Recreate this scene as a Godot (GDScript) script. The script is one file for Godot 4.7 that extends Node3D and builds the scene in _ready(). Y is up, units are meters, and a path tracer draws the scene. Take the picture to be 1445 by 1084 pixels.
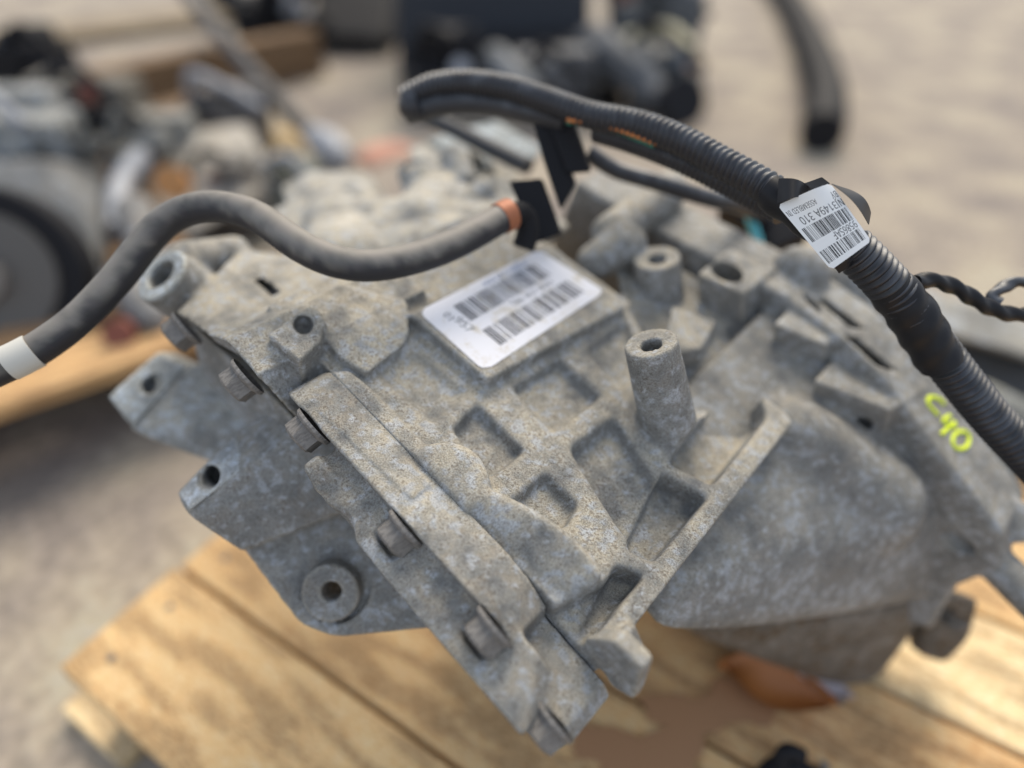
extends Node3D
# A used gearbox on a wooden pallet in a breaker's yard, photographed close up.

# ------------------------------------------------------------------ rounded solids, blended and meshed
class Prim:
	var t := 0            # 0 convex hull, 1 extrusion along x, 2 cylinder, 3 capsule, 4 ellipsoid
	var cut := false
	var k := 3.0
	var pl: Array[Plane] = []
	var rr := 2.0
	var a := Vector3.ZERO
	var b := Vector3.ZERO
	var ax := Vector3.UP
	var ln := 1.0
	var r1 := 1.0
	var r2 := 1.0
	var poly := PackedVector2Array()
	var x0 := 0.0
	var x1 := 1.0

	func d(p: Vector3) -> float:
		if t == 0:
			var m := -1e9
			for q: Plane in pl:
				var e := q.distance_to(p)
				if e > m + rr:
					m = e
				elif e > m - rr:
					var h := (rr - absf(e - m)) / rr
					m = maxf(e, m) + h * h * rr * 0.25
			return m
		elif t == 1:
			var n := poly.size()
			var q := Vector2(p.z, p.y)
			var dd := 1e12
			var s := 1.0
			var j := n - 1
			for i in n:
				var vi := poly[i]
				var e := poly[j] - vi
				var w := q - vi
				var f := w - e * clampf(w.dot(e) / e.length_squared(), 0.0, 1.0)
				dd = minf(dd, f.length_squared())
				var c1 := q.y >= vi.y
				var c2 := q.y < poly[j].y
				var c3 := e.x * w.y > e.y * w.x
				if (c1 and c2 and c3) or not (c1 or c2 or c3):
					s = -s
				j = i
			var u := s * sqrt(dd) + rr
			var v := maxf(x0 - p.x, p.x - x1) + rr
			return minf(maxf(u, v), 0.0) + Vector2(maxf(u, 0.0), maxf(v, 0.0)).length() - rr
		elif t == 2:
			var w := p - a
			var h := w.dot(ax)
			var rad := (w - ax * h).length()
			var u := rad - lerpf(r1, r2, clampf(h / ln, 0.0, 1.0)) + rr
			var v := absf(h - ln * 0.5) - ln * 0.5 + rr
			return minf(maxf(u, v), 0.0) + Vector2(maxf(u, 0.0), maxf(v, 0.0)).length() - rr
		elif t == 3:
			var w := p - a
			var h := clampf(w.dot(ax) / ln, 0.0, 1.0)
			return (w - ax * (h * ln)).length() - lerpf(r1, r2, h)
		else:
			var q := (p - a) / b
			var k0 := q.length()
			var k1 := (q / b).length()
			return k0 * (k0 - 1.0) / maxf(k1, 1e-6)


class Field:
	var prims: Array[Prim] = []
	var lo := Vector3(1e9, 1e9, 1e9)
	var hi := Vector3(-1e9, -1e9, -1e9)
	var cutting := false
	var blend := 3.0

	func grow(p: Vector3, r := 0.0) -> void:
		if not cutting:
			lo = lo.min(p - Vector3(r, r, r))
			hi = hi.max(p + Vector3(r, r, r))

	func push(p: Prim) -> Field:
		p.cut = cutting
		p.k = blend
		prims.append(p)
		return self

	func hull(pts: Array, r := 2.0) -> Field:
		var p := Prim.new()
		p.t = 0
		p.rr = r
		var n := pts.size()
		var mid := Vector3.ZERO
		for q: Vector3 in pts:
			grow(q)
			mid += q / n
		for i in n:
			for j in range(i + 1, n):
				for l in range(j + 1, n):
					var nn: Vector3 = (pts[j] - pts[i]).cross(pts[l] - pts[i])
					if nn.length() < 1e-3:
						continue
					nn = nn.normalized()
					if nn.dot(mid - pts[i]) > 0.0:
						nn = -nn
					var off: float = nn.dot(pts[i])
					var good := true
					for m in n:
						if nn.dot(pts[m]) > off + 0.05:
							good = false
							break
					if not good:
						continue
					for q: Plane in p.pl:
						if q.normal.dot(nn) > 0.9995 and absf(q.d - off) < 0.5:
							good = false
							break
					if good:
						p.pl.append(Plane(nn, off))
		return push(p)

	func slab(pts: Array, v: Vector3, r := 2.0) -> Field:
		var all := pts.duplicate()
		for q: Vector3 in pts:
			all.append(q + v)
		return hull(all, r)

	func box(c: Vector3, s: Vector3, r := 2.0) -> Field:
		var all := []
		for i in 8:
			all.append(c + Vector3(s.x * (0.5 if i & 1 else -0.5), s.y * (0.5 if i & 2 else -0.5), s.z * (0.5 if i & 4 else -0.5)))
		return hull(all, r)

	func pocket(rim: Array, deep: Vector3, draft := 0.82, r := 4.0) -> Field:
		var was := cutting
		cutting = true
		var c := Vector3.ZERO
		for q: Vector3 in rim:
			c += q / rim.size()
		var all := []
		for q: Vector3 in rim:
			all.append(c + (q - c) * (2.0 - draft) - deep)
			all.append(c + (q - c) * draft + deep)
		hull(all, r)
		cutting = was
		return self

	func ext(pts: Array, xa: float, xb: float, r := 2.0) -> Field:
		var p := Prim.new()
		p.t = 1
		p.rr = r
		p.x0 = xa
		p.x1 = xb
		for q in pts:
			var z: float = q.z if q is Vector3 else q.x
			p.poly.append(Vector2(z, q.y))
			grow(Vector3(xa, q.y, z))
			grow(Vector3(xb, q.y, z))
		return push(p)

	func cyl(a: Vector3, b: Vector3, ra: float, rb := -1.0, r := 1.5) -> Field:
		var p := Prim.new()
		p.t = 2
		p.a = a
		p.ax = (b - a).normalized()
		p.ln = (b - a).length()
		p.r1 = ra
		p.r2 = ra if rb < 0.0 else rb
		p.rr = r
		grow(a, maxf(p.r1, p.r2))
		grow(b, maxf(p.r1, p.r2))
		return push(p)

	func cap(a: Vector3, b: Vector3, ra: float, rb := -1.0) -> Field:
		var p := Prim.new()
		p.t = 3
		p.a = a
		p.ax = (b - a).normalized()
		p.ln = maxf((b - a).length(), 1e-3)
		p.r1 = ra
		p.r2 = ra if rb < 0.0 else rb
		grow(a, p.r1)
		grow(b, p.r2)
		return push(p)

	func ball(c: Vector3, r: Vector3) -> Field:
		var p := Prim.new()
		p.t = 4
		p.a = c
		p.b = r
		grow(c - r)
		grow(c + r)
		return push(p)

	func cuts(on := true, k := 2.0) -> Field:
		cutting = on
		blend = k
		return self

	static func value(list: Array[Prim], p: Vector3) -> float:
		var f := 1e6
		for q in list:
			var e := q.d(p)
			if q.cut:
				e = -e
				if e > f + q.k:
					f = e
				elif e > f - q.k:
					var h := (q.k - absf(e - f)) / q.k
					f = maxf(e, f) + h * h * q.k * 0.25
			else:
				if e < f - q.k:
					f = e
				elif e < f + q.k:
					var h := (q.k - absf(e - f)) / q.k
					f = minf(e, f) - h * h * q.k * 0.25
		return f

	# nearest hit of a line with the solid; where nothing is hit, the far end
	func hit(from: Vector3, to: Vector3) -> Vector3:
		var dir := (to - from).normalized()
		var s := 0.0
		var far := from.distance_to(to)
		for i in 90:
			var f := Field.value(prims, from + dir * s)
			if f < 0.02 or s > far:
				break
			s += f * 0.8
		return from + dir * minf(s, far)


class Mesher:
	var f: Field
	var h := 2.0
	var o := Vector3.ZERO
	var nx := 0
	var ny := 0
	var nz := 0
	var val := PackedFloat32Array()
	var vid := PackedInt32Array()
	var leaves: Array[Vector3i] = []
	var pos := PackedVector3Array()
	var nor := PackedVector3Array()
	var idx := PackedInt32Array()

	func run() -> void:
		o = f.lo - Vector3(h, h, h) * 3.0
		var s := (f.hi - f.lo + Vector3(h, h, h) * 6.0) / h
		nx = int(ceil(s.x / 4.0)) * 4 + 1
		ny = int(ceil(s.y / 4.0)) * 4 + 1
		nz = int(ceil(s.z / 4.0)) * 4 + 1
		val.resize(nx * ny * nz)
		val.fill(1e9)
		vid.resize(nx * ny * nz)
		vid.fill(-1)
		var size := 4
		while size < maxi(nx, maxi(ny, nz)):
			size *= 2
		descend(Vector3i.ZERO, size, f.prims)
		for l in leaves:
			cells(l)
		for l in leaves:
			faces(l)
		val.clear()
		vid.clear()

	func descend(c: Vector3i, size: int, list: Array[Prim]) -> void:
		if c.x >= nx - 1 or c.y >= ny - 1 or c.z >= nz - 1:
			return
		var rad := size * 0.5 * h * 1.7321
		var mid := o + (Vector3(c) + Vector3(size, size, size) * 0.5) * h
		var ds := PackedFloat32Array()
		var m := 1e9
		for q in list:
			var e := q.d(mid)
			ds.append(e)
			if not q.cut:
				m = minf(m, e)
		if m > rad + 6.0:
			return
		var keep: Array[Prim] = []
		for i in list.size():
			var q := list[i]
			if q.cut:
				if ds[i] <= rad + q.k + 1.0:
					keep.append(q)
			elif ds[i] <= m + 2.0 * rad + q.k + 1.0:
				keep.append(q)
		if size <= 32:
			var v := Field.value(keep, mid)
			if absf(v) > rad + 8.0:
				return
		if size > 4:
			var s := size / 2
			for i in 8:
				descend(c + Vector3i(s if i & 1 else 0, s if i & 2 else 0, s if i & 4 else 0), s, keep)
			return
		var any_in := false
		var any_out := false
		for z in 5:
			for y in 5:
				var at := ((c.z + z) * ny + c.y + y) * nx + c.x
				for x in 5:
					var v := val[at + x]
					if v > 1e8:
						v = Field.value(keep, o + Vector3(c.x + x, c.y + y, c.z + z) * h)
						val[at + x] = v
					if v < 0.0:
						any_in = true
					else:
						any_out = true
		if any_in and any_out:
			leaves.append(c)

	func cells(c: Vector3i) -> void:
		var sx := 1
		var sy := nx
		var sz := nx * ny
		for z in 4:
			for y in 4:
				for x in 4:
					var at := ((c.z + z) * ny + c.y + y) * nx + c.x + x
					var v0 := val[at]
					var v1 := val[at + sx]
					var v2 := val[at + sy]
					var v3 := val[at + sx + sy]
					var v4 := val[at + sz]
					var v5 := val[at + sz + sx]
					var v6 := val[at + sz + sy]
					var v7 := val[at + sz + sx + sy]
					var n := int(v0 < 0) + int(v1 < 0) + int(v2 < 0) + int(v3 < 0) + int(v4 < 0) + int(v5 < 0) + int(v6 < 0) + int(v7 < 0)
					if n == 0 or n == 8:
						continue
					var p := Vector3.ZERO
					var w := 0
					if (v0 < 0) != (v1 < 0):
						p += Vector3(v0 / (v0 - v1), 0, 0); w += 1
					if (v2 < 0) != (v3 < 0):
						p += Vector3(v2 / (v2 - v3), 1, 0); w += 1
					if (v4 < 0) != (v5 < 0):
						p += Vector3(v4 / (v4 - v5), 0, 1); w += 1
					if (v6 < 0) != (v7 < 0):
						p += Vector3(v6 / (v6 - v7), 1, 1); w += 1
					if (v0 < 0) != (v2 < 0):
						p += Vector3(0, v0 / (v0 - v2), 0); w += 1
					if (v1 < 0) != (v3 < 0):
						p += Vector3(1, v1 / (v1 - v3), 0); w += 1
					if (v4 < 0) != (v6 < 0):
						p += Vector3(0, v4 / (v4 - v6), 1); w += 1
					if (v5 < 0) != (v7 < 0):
						p += Vector3(1, v5 / (v5 - v7), 1); w += 1
					if (v0 < 0) != (v4 < 0):
						p += Vector3(0, 0, v0 / (v0 - v4)); w += 1
					if (v1 < 0) != (v5 < 0):
						p += Vector3(1, 0, v1 / (v1 - v5)); w += 1
					if (v2 < 0) != (v6 < 0):
						p += Vector3(0, 1, v2 / (v2 - v6)); w += 1
					if (v3 < 0) != (v7 < 0):
						p += Vector3(1, 1, v3 / (v3 - v7)); w += 1
					p /= float(w)
					var g := Vector3(
						lerpf(lerpf(v1 - v0, v3 - v2, p.y), lerpf(v5 - v4, v7 - v6, p.y), p.z),
						lerpf(lerpf(v2 - v0, v3 - v1, p.x), lerpf(v6 - v4, v7 - v5, p.x), p.z),
						lerpf(lerpf(v4 - v0, v5 - v1, p.x), lerpf(v6 - v2, v7 - v3, p.x), p.y))
					vid[at] = pos.size()
					pos.append(o + (Vector3(c.x + x, c.y + y, c.z + z) + p) * h)
					nor.append(g.normalized())

	func faces(c: Vector3i) -> void:
		var step := [1, nx, nx * ny]
		for z in 4:
			for y in 4:
				for x in 4:
					var g := Vector3i(c.x + x, c.y + y, c.z + z)
					var at := (g.z * ny + g.y) * nx + g.x
					var v := val[at]
					for axis in 3:
						var s1: int = step[(axis + 1) % 3]
						var s2: int = step[(axis + 2) % 3]
						if g[(axis + 1) % 3] == 0 or g[(axis + 2) % 3] == 0:
							continue
						var e := val[at + step[axis]]
						if (v < 0) == (e < 0):
							continue
						var a := vid[at - s1 - s2]
						var b := vid[at - s2]
						var d := vid[at]
						var k := vid[at - s1]
						if a < 0 or b < 0 or d < 0 or k < 0:
							continue
						if v < 0:
							idx.append_array([a, d, b, a, k, d])
						else:
							idx.append_array([a, b, d, a, d, k])


# ------------------------------------------------------------------ small helpers
var rng := RandomNumberGenerator.new()
var used := {}
var noise_wide := FastNoiseLite.new()
var noise_mid := FastNoiseLite.new()
var noise_fine := FastNoiseLite.new()
var M := {}
var gear_frame := Transform3D()

func numbered(called: String) -> String:
	var n: int = used.get(called, -1) + 1
	used[called] = n
	return called if n == 0 else "%s_%03d" % [called, n]

func tag(o: Node, label: String, category: String, group := "", kind := "") -> Node:
	if label != "":
		o.set_meta("label", label)
	if category != "":
		o.set_meta("category", category)
	if group != "":
		o.set_meta("group", group)
	if kind != "":
		o.set_meta("kind", kind)
	return o

func thing(called: String, at: Vector3, label: String, category: String, group := "") -> Node3D:
	var o := Node3D.new()
	o.name = numbered(called)
	add_child(o, true)
	o.position = at
	tag(o, label, category, group)
	return o

# a mesh given in world metres, added under PARENT (or the scene)
func part(called: String, mesh: Mesh, mat: Material, parent: Node3D = null, frame := Transform3D()) -> MeshInstance3D:
	var o := MeshInstance3D.new()
	o.mesh = mesh
	o.material_override = mat
	o.cast_shadow = GeometryInstance3D.SHADOW_CASTING_SETTING_ON
	if parent == null:
		o.name = numbered(called)
		add_child(o, true)
		o.transform = frame
	else:
		var n := 0
		for c in parent.get_children():
			if str(c.name) == called or str(c.name).begins_with(called + "_") and str(c.name).trim_prefix(called + "_").is_valid_int():
				n += 1
		o.name = called if n == 0 else "%s_%03d" % [called, n]
		parent.add_child(o, true)
		var up: Transform3D = parent.transform
		if parent.get_parent() is Node3D and parent.get_parent() != self:
			up = parent.get_parent().transform * up
		o.transform = up.affine_inverse() * frame
	return o

func arrays_mesh(pos: PackedVector3Array, nor: PackedVector3Array, idx: PackedInt32Array, col := PackedColorArray(), uv := PackedVector2Array()) -> ArrayMesh:
	var a := []
	a.resize(Mesh.ARRAY_MAX)
	a[Mesh.ARRAY_VERTEX] = pos
	a[Mesh.ARRAY_NORMAL] = nor
	a[Mesh.ARRAY_INDEX] = idx
	if col.size():
		a[Mesh.ARRAY_COLOR] = col
	if uv.size():
		a[Mesh.ARRAY_TEX_UV] = uv
	var m := ArrayMesh.new()
	m.add_surface_from_arrays(Mesh.PRIMITIVE_TRIANGLES, a)
	return m

func smooth(a: float, b: float, x: float) -> float:
	var t := clampf((x - a) / (b - a), 0.0, 1.0)
	return t * t * (3.0 - 2.0 * t)

func mixc(a: Color, b: Color, t: float) -> Color:
	return a.lerp(b, clampf(t, 0.0, 1.0))

# colour of dirty cast aluminium: grey oxide, bluish bare flecks, brown grime, pale dust that has settled on what faces up
func cast_colour(p: Vector3, n: Vector3, dusty: float, grime: float) -> Color:
	var w := noise_wide.get_noise_3dv(p)
	var m := noise_mid.get_noise_3dv(p)
	var f := noise_fine.get_noise_3dv(p)
	var c := mixc(Color(0.20, 0.203, 0.20), Color(0.37, 0.378, 0.375), 0.5 + 0.45 * w + 0.6 * m)
	c = mixc(c, Color(0.20, 0.165, 0.125), grime * smooth(-0.05, 0.4, m + 0.3 * f - 0.3 * w))
	var lie := dusty * smooth(0.3, 0.98, n.y) * (0.55 + 0.8 * w + 0.6 * m)
	c = mixc(c, Color(0.58, 0.525, 0.415), lie)
	c = mixc(c, Color(0.48, 0.515, 0.56), 0.7 * smooth(0.16, 0.36, f + 0.4 * w + 0.25 * m))
	return c

func field_mesh(m: Mesher, dusty := 0.6, grime := 0.5, tint := Color.WHITE) -> ArrayMesh:
	var n := m.pos.size()
	var bend := PackedFloat32Array()
	bend.resize(n)
	for t in range(0, m.idx.size(), 3):
		for e in 3:
			var i := m.idx[t + e]
			var j := m.idx[t + (e + 1) % 3]
			var d := m.pos[j] - m.pos[i]
			var c := (m.nor[j] - m.nor[i]).dot(d) / maxf(d.length_squared(), 0.01)
			bend[i] += c
			bend[j] += c
	var col := PackedColorArray()
	col.resize(n)
	var b := gear_frame.basis
	for i in n:
		var c := cast_colour(m.pos[i], b * m.nor[i], dusty, grime)
		var worn := smooth(0.5, 2.6, bend[i]) * (0.55 + 0.6 * noise_mid.get_noise_3dv(m.pos[i] * 1.7))
		col[i] = mixc(c, Color(0.52, 0.49, 0.42), worn * 0.6) * tint
		m.pos[i] *= 0.001
	return arrays_mesh(m.pos, m.nor, m.idx, col)

func plain_field_mesh(m: Mesher) -> ArrayMesh:
	for i in m.pos.size():
		m.pos[i] *= 0.001
	return arrays_mesh(m.pos, m.nor, m.idx)

func spline(pts: Array, per := 12) -> PackedVector3Array:
	var out := PackedVector3Array()
	var n := pts.size()
	for i in n - 1:
		var p0: Vector3 = pts[maxi(i - 1, 0)]
		var p3: Vector3 = pts[mini(i + 2, n - 1)]
		for j in per:
			out.append((pts[i] as Vector3).cubic_interpolate(pts[i + 1], p0, p3, float(j) / per))
	out.append(pts[n - 1])
	return out

func even(line: PackedVector3Array, step: float) -> PackedVector3Array:
	var out := PackedVector3Array([line[0]])
	var carry := 0.0
	for i in range(1, line.size()):
		var a := line[i - 1]
		var b := line[i]
		var l := a.distance_to(b)
		var s := step - carry
		while s <= l:
			out.append(a.lerp(b, s / l))
			s += step
		carry = l - (s - step)
	return out

# tube along LINE; RADIUS(i, share along, length so far, angle) -> metres; COLOUR(point, normal, share) -> Color
func tube(line: PackedVector3Array, sides: int, radius: Callable, colour = null, closed := true) -> ArrayMesh:
	var n := line.size()
	var pos := PackedVector3Array()
	var nor := PackedVector3Array()
	var idx := PackedInt32Array()
	var col := PackedColorArray()
	var uv := PackedVector2Array()
	var t := (line[1] - line[0]).normalized()
	var side := t.cross(Vector3.UP if absf(t.y) < 0.9 else Vector3.RIGHT).normalized()
	var run := 0.0
	for i in n:
		if i > 0:
			run += line[i].distance_to(line[i - 1])
		t = (line[mini(i + 1, n - 1)] - line[maxi(i - 1, 0)]).normalized()
		side = (side - t * side.dot(t)).normalized()
		var up := side.cross(t)
		for j in sides + 1:
			var an := TAU * j / sides
			var dir := side * cos(an) + up * sin(an)
			var r: float = radius.call(i, float(i) / (n - 1), run, an)
			pos.append(line[i] + dir * r)
			nor.append(dir)
			uv.append(Vector2(float(j) / sides, run * 10.0))
	var w := sides + 1
	for i in n - 1:
		for j in sides:
			var a := i * w + j
			idx.append_array([a, a + 1, a + w, a + 1, a + w + 1, a + w])
	# normals from neighbours
	for i in n:
		for j in w:
			var at := i * w + j
			var du := pos[i * w + (j + 1) % sides] - pos[i * w + (j + sides - 1) % sides]
			var dv := pos[mini(i + 1, n - 1) * w + j] - pos[maxi(i - 1, 0) * w + j]
			var q := du.cross(dv)
			if q.length() > 1e-12:
				q = q.normalized()
				nor[at] = q if q.dot(nor[at]) > 0.0 else -q
	if closed:
		for e in 2:
			var i := 0 if e == 0 else n - 1
			var c := pos.size()
			var dir := (line[0] - line[1]).normalized() if e == 0 else (line[n - 1] - line[n - 2]).normalized()
			pos.append(line[i]); nor.append(dir); uv.append(Vector2.ZERO)
			for j in w:
				pos.append(pos[i * w + j]); nor.append(dir); uv.append(Vector2.ZERO)
			for j in sides:
				if e == 0:
					idx.append_array([c, c + 2 + j, c + 1 + j])
				else:
					idx.append_array([c, c + 1 + j, c + 2 + j])
	if colour != null:
		for i in pos.size():
			col.append(colour.call(pos[i], nor[i], 0.0))
	return arrays_mesh(pos, nor, idx, col, uv)

# box with chamfered edges, centred, slightly uneven
func plank_mesh(s: Vector3, c := 0.003, uneven := 0.0) -> ArrayMesh:
	var st := SurfaceTool.new()
	st.begin(Mesh.PRIMITIVE_TRIANGLES)
	var h := s * 0.5
	var corner := {}
	for i in 8:
		var sg := Vector3(1 if i & 1 else -1, 1 if i & 2 else -1, 1 if i & 4 else -1)
		var j := Vector3(rng.randf_range(-1, 1), rng.randf_range(-1, 1), rng.randf_range(-1, 1)) * uneven
		for a in 3:
			var q := h * sg + j
			for b in 3:
				if b != a:
					q[b] -= sg[b] * c
			corner[[i, a]] = q
	var quad := func(w: Array) -> void:
		var nn: Vector3 = (w[1] - w[0]).cross(w[2] - w[0])
		var mid: Vector3 = (w[0] + w[1] + w[2]) / 3.0
		var list: Array = w if nn.dot(mid) < 0.0 else [w[0], w[w.size() - 1], w[w.size() - 2]] + ([w[1]] if w.size() == 4 else [])
		var nm := -(list[1] - list[0]).cross(list[2] - list[0]).normalized() as Vector3
		for l in range(1, list.size() - 1):
			for v: Vector3 in [list[0], list[l], list[l + 1]]:
				st.set_normal(nm)
				st.add_vertex(v)
	for a in 3:
		var b := (a + 1) % 3
		var d := (a + 2) % 3
		for sgn in 2:
			var base := (1 << a) * sgn
			quad.call([corner[[base, a]], corner[[base | 1 << b, a]], corner[[base | 1 << b | 1 << d, a]], corner[[base | 1 << d, a]]])
		for i in 4:
			var base := ((1 << b) if i & 1 else 0) | ((1 << d) if i & 2 else 0)
			quad.call([corner[[base, b]], corner[[base | 1 << a, b]], corner[[base | 1 << a, d]], corner[[base, d]]])
	for i in 8:
		quad.call([corner[[i, 0]], corner[[i, 1]], corner[[i, 2]]])
	return st.commit()

# hexagon bolt head with flange washer, axis +y, foot at y = 0
func bolt_mesh(across: float, high: float, flange: float) -> ArrayMesh:
	var prof := []
	var st := SurfaceTool.new()
	st.begin(Mesh.PRIMITIVE_TRIANGLES)
	var ring := func(r: float, y: float, hex: bool) -> PackedVector3Array:
		var out := PackedVector3Array()
		for i in 24:
			var an := TAU * i / 24.0
			var rr := r
			if hex:
				rr = r / cos(fposmod(an + PI / 6.0, PI / 3.0) - PI / 6.0)
			out.append(Vector3(cos(an) * rr, y, sin(an) * rr))
		return out
	var hx := across * 0.5
	prof = [ring.call(flange, 0.0, false), ring.call(flange, high * 0.14, false), ring.call(flange * 0.93, high * 0.22, false), ring.call(hx, high * 0.28, true), ring.call(hx, high * 0.9, true), ring.call(hx * 0.9, high, false), ring.call(hx * 0.55, high * 0.995, false), ring.call(hx * 0.5, high * 0.94, false), ring.call(0.0001, high * 0.94, false)]
	for k in prof.size() - 1:
		for i in 24:
			var j := (i + 1) % 24
			var a: Vector3 = prof[k][i]
			var b: Vector3 = prof[k][j]
			var c: Vector3 = prof[k + 1][j]
			var d: Vector3 = prof[k + 1][i]
			for v: Vector3 in [a, d, c, a, c, b]:
				st.set_smooth_group(-1)
				st.add_vertex(v)
	st.generate_normals()
	return st.commit()

func seam_noise(seed_: int, freq: float, size: int, oct := 3) -> PackedByteArray:
	var n := FastNoiseLite.new()
	n.seed = seed_
	n.frequency = freq
	n.fractal_octaves = oct
	n.noise_type = FastNoiseLite.TYPE_SIMPLEX_SMOOTH
	var im := n.get_seamless_image(size, size, false, false, 0.12)
	im.convert(Image.FORMAT_L8)
	return im.get_data()

func tex_from(size: int, f: Callable) -> ImageTexture:
	var out := PackedByteArray()
	out.resize(size * size * 3)
	for i in size * size:
		var c: Color = f.call(i)
		out[i * 3] = int(clampf(c.r, 0, 1) * 255.0)
		out[i * 3 + 1] = int(clampf(c.g, 0, 1) * 255.0)
		out[i * 3 + 2] = int(clampf(c.b, 0, 1) * 255.0)
	return ImageTexture.create_from_image(Image.create_from_data(size, size, false, Image.FORMAT_RGB8, out))

func grey_tex(size: int, data: PackedByteArray) -> ImageTexture:
	return ImageTexture.create_from_image(Image.create_from_data(size, size, false, Image.FORMAT_L8, data))

func mat(called: String, c: Color, rough := 0.8, metal := 0.0) -> StandardMaterial3D:
	var m := StandardMaterial3D.new()
	m.resource_name = called
	m.albedo_color = c.linear_to_srgb()
	m.roughness = rough
	m.metallic = metal
	M[called] = m
	return m

func triplanar(m: StandardMaterial3D, t: Texture2D, scale: Vector3, bump: Texture2D = null, relief := 0.05) -> StandardMaterial3D:
	m.albedo_texture = t
	m.uv1_triplanar = true
	m.uv1_scale = scale
	if bump:
		m.heightmap_enabled = true
		m.heightmap_texture = bump
		m.heightmap_scale = relief
	return m

# ------------------------------------------------------------------ printing on labels
func print_text(im: Image, text: String, at: Vector2, along: Vector2, high: float, ink: Color, squeeze := 1.0) -> void:
	var tm := TextMesh.new()
	var f := SystemFont.new()
	f.font_names = PackedStringArray(["Droid Sans"])
	tm.font = f
	tm.text = text
	tm.font_size = 64
	tm.pixel_size = 1.0
	tm.depth = 0.0
	tm.curve_step = 2.0
	var a := tm.get_mesh_arrays()
	var v: PackedVector3Array = a[Mesh.ARRAY_VERTEX]
	var ix: PackedInt32Array = a[Mesh.ARRAY_INDEX]
	var bb := tm.get_aabb()
	var s := high / 46.0
	var down := Vector2(-along.y, along.x)
	for k in range(0, ix.size(), 3):
		var t := []
		for e in 3:
			var q := v[ix[k + e]]
			t.append(at + along * ((q.x - bb.position.x) * s * squeeze) - down * ((q.y - bb.position.y) * s) )
		fill_triangle(im, t[0], t[1], t[2], ink)

func fill_triangle(im: Image, a: Vector2, b: Vector2, c: Vector2, ink: Color) -> void:
	var lo := a.min(b).min(c).floor()
	var hi := a.max(b).max(c).ceil()
	var area := (b - a).cross(c - a)
	if absf(area) < 1e-6:
		return
	for y in range(maxi(int(lo.y), 0), mini(int(hi.y) + 1, im.get_height())):
		for x in range(maxi(int(lo.x), 0), mini(int(hi.x) + 1, im.get_width())):
			var p := Vector2(x + 0.5, y + 0.5)
			var u := (b - a).cross(p - a) / area
			var w := (c - b).cross(p - b) / area
			var q := (a - c).cross(p - c) / area
			if u >= -0.02 and w >= -0.02 and q >= -0.02:
				im.set_pixel(x, y, ink)

func bars(im: Image, x: int, y: int, w: int, high: int, ink: Color, unit: int) -> void:
	var at := x
	while at < x + w:
		var b: int = unit * [1, 1, 2, 3, 1, 2][rng.randi() % 6]
		im.fill_rect(Rect2i(at, y, mini(b, x + w - at), high), ink)
		at += b + unit * [1, 1, 2, 1, 3][rng.randi() % 5]


func _ready() -> void:
	rng.seed = 7
	# ---------------------------------------------------------------- camera, sky, sun, exposure
	var cam := Camera3D.new()
	cam.name = "camera"
	add_child(cam)
	cam.position = Vector3(0, 0.705, 0)
	cam.rotation_degrees = Vector3(-40, 0, 0)
	var lens := CameraAttributesPhysical.new()
	lens.frustum_focal_length = 19.93
	lens.exposure_aperture = 1.28
	lens.frustum_focus_distance = 0.33
	lens.frustum_near = 0.02
	lens.frustum_far = 200.0
	cam.attributes = lens
	cam.fov = 62.13
	cam.near = 0.02
	cam.far = 200.0
	cam.current = true
	var env := Environment.new()
	env.background_mode = Environment.BG_SKY
	var sky := Sky.new()
	var sm := ProceduralSkyMaterial.new()
	sm.sky_top_color = Color(0.60, 0.65, 0.73)
	sm.sky_horizon_color = Color(0.80, 0.82, 0.84)
	sm.sky_curve = 0.2
	sm.ground_bottom_color = Color(0.42, 0.38, 0.33)
	sm.ground_horizon_color = Color(0.62, 0.6, 0.56)
	sm.sun_angle_max = 20.0
	sky.sky_material = sm
	env.sky = sky
	env.tonemap_mode = Environment.TONE_MAPPER_LINEAR
	env.tonemap_exposure = 1.85
	env.sdfgi_enabled = true
	env.ssao_enabled = true
	env.ssil_enabled = true
	var we := WorldEnvironment.new()
	we.name = "world_environment"
	we.environment = env
	add_child(we)
	var sun := DirectionalLight3D.new()
	sun.name = "sun"
	sun.light_energy = 0.68
	sun.light_angular_distance = 34.0
	sun.light_color = Color(1.0, 0.96, 0.9)
	sun.shadow_enabled = true
	add_child(sun)
	sun.look_at_from_position(Vector3(0.55, 2.2, -2.1), Vector3.ZERO)

	noise_wide.seed = 3
	noise_wide.frequency = 0.022
	noise_wide.fractal_octaves = 3
	noise_mid.seed = 11
	noise_mid.frequency = 0.07
	noise_mid.fractal_octaves = 4
	noise_fine.seed = 23
	noise_fine.frequency = 0.14
	noise_fine.fractal_octaves = 3
	make_materials()
	setting()
	pallet()
	gearbox()
	hose_and_harness()
	yard()


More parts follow.
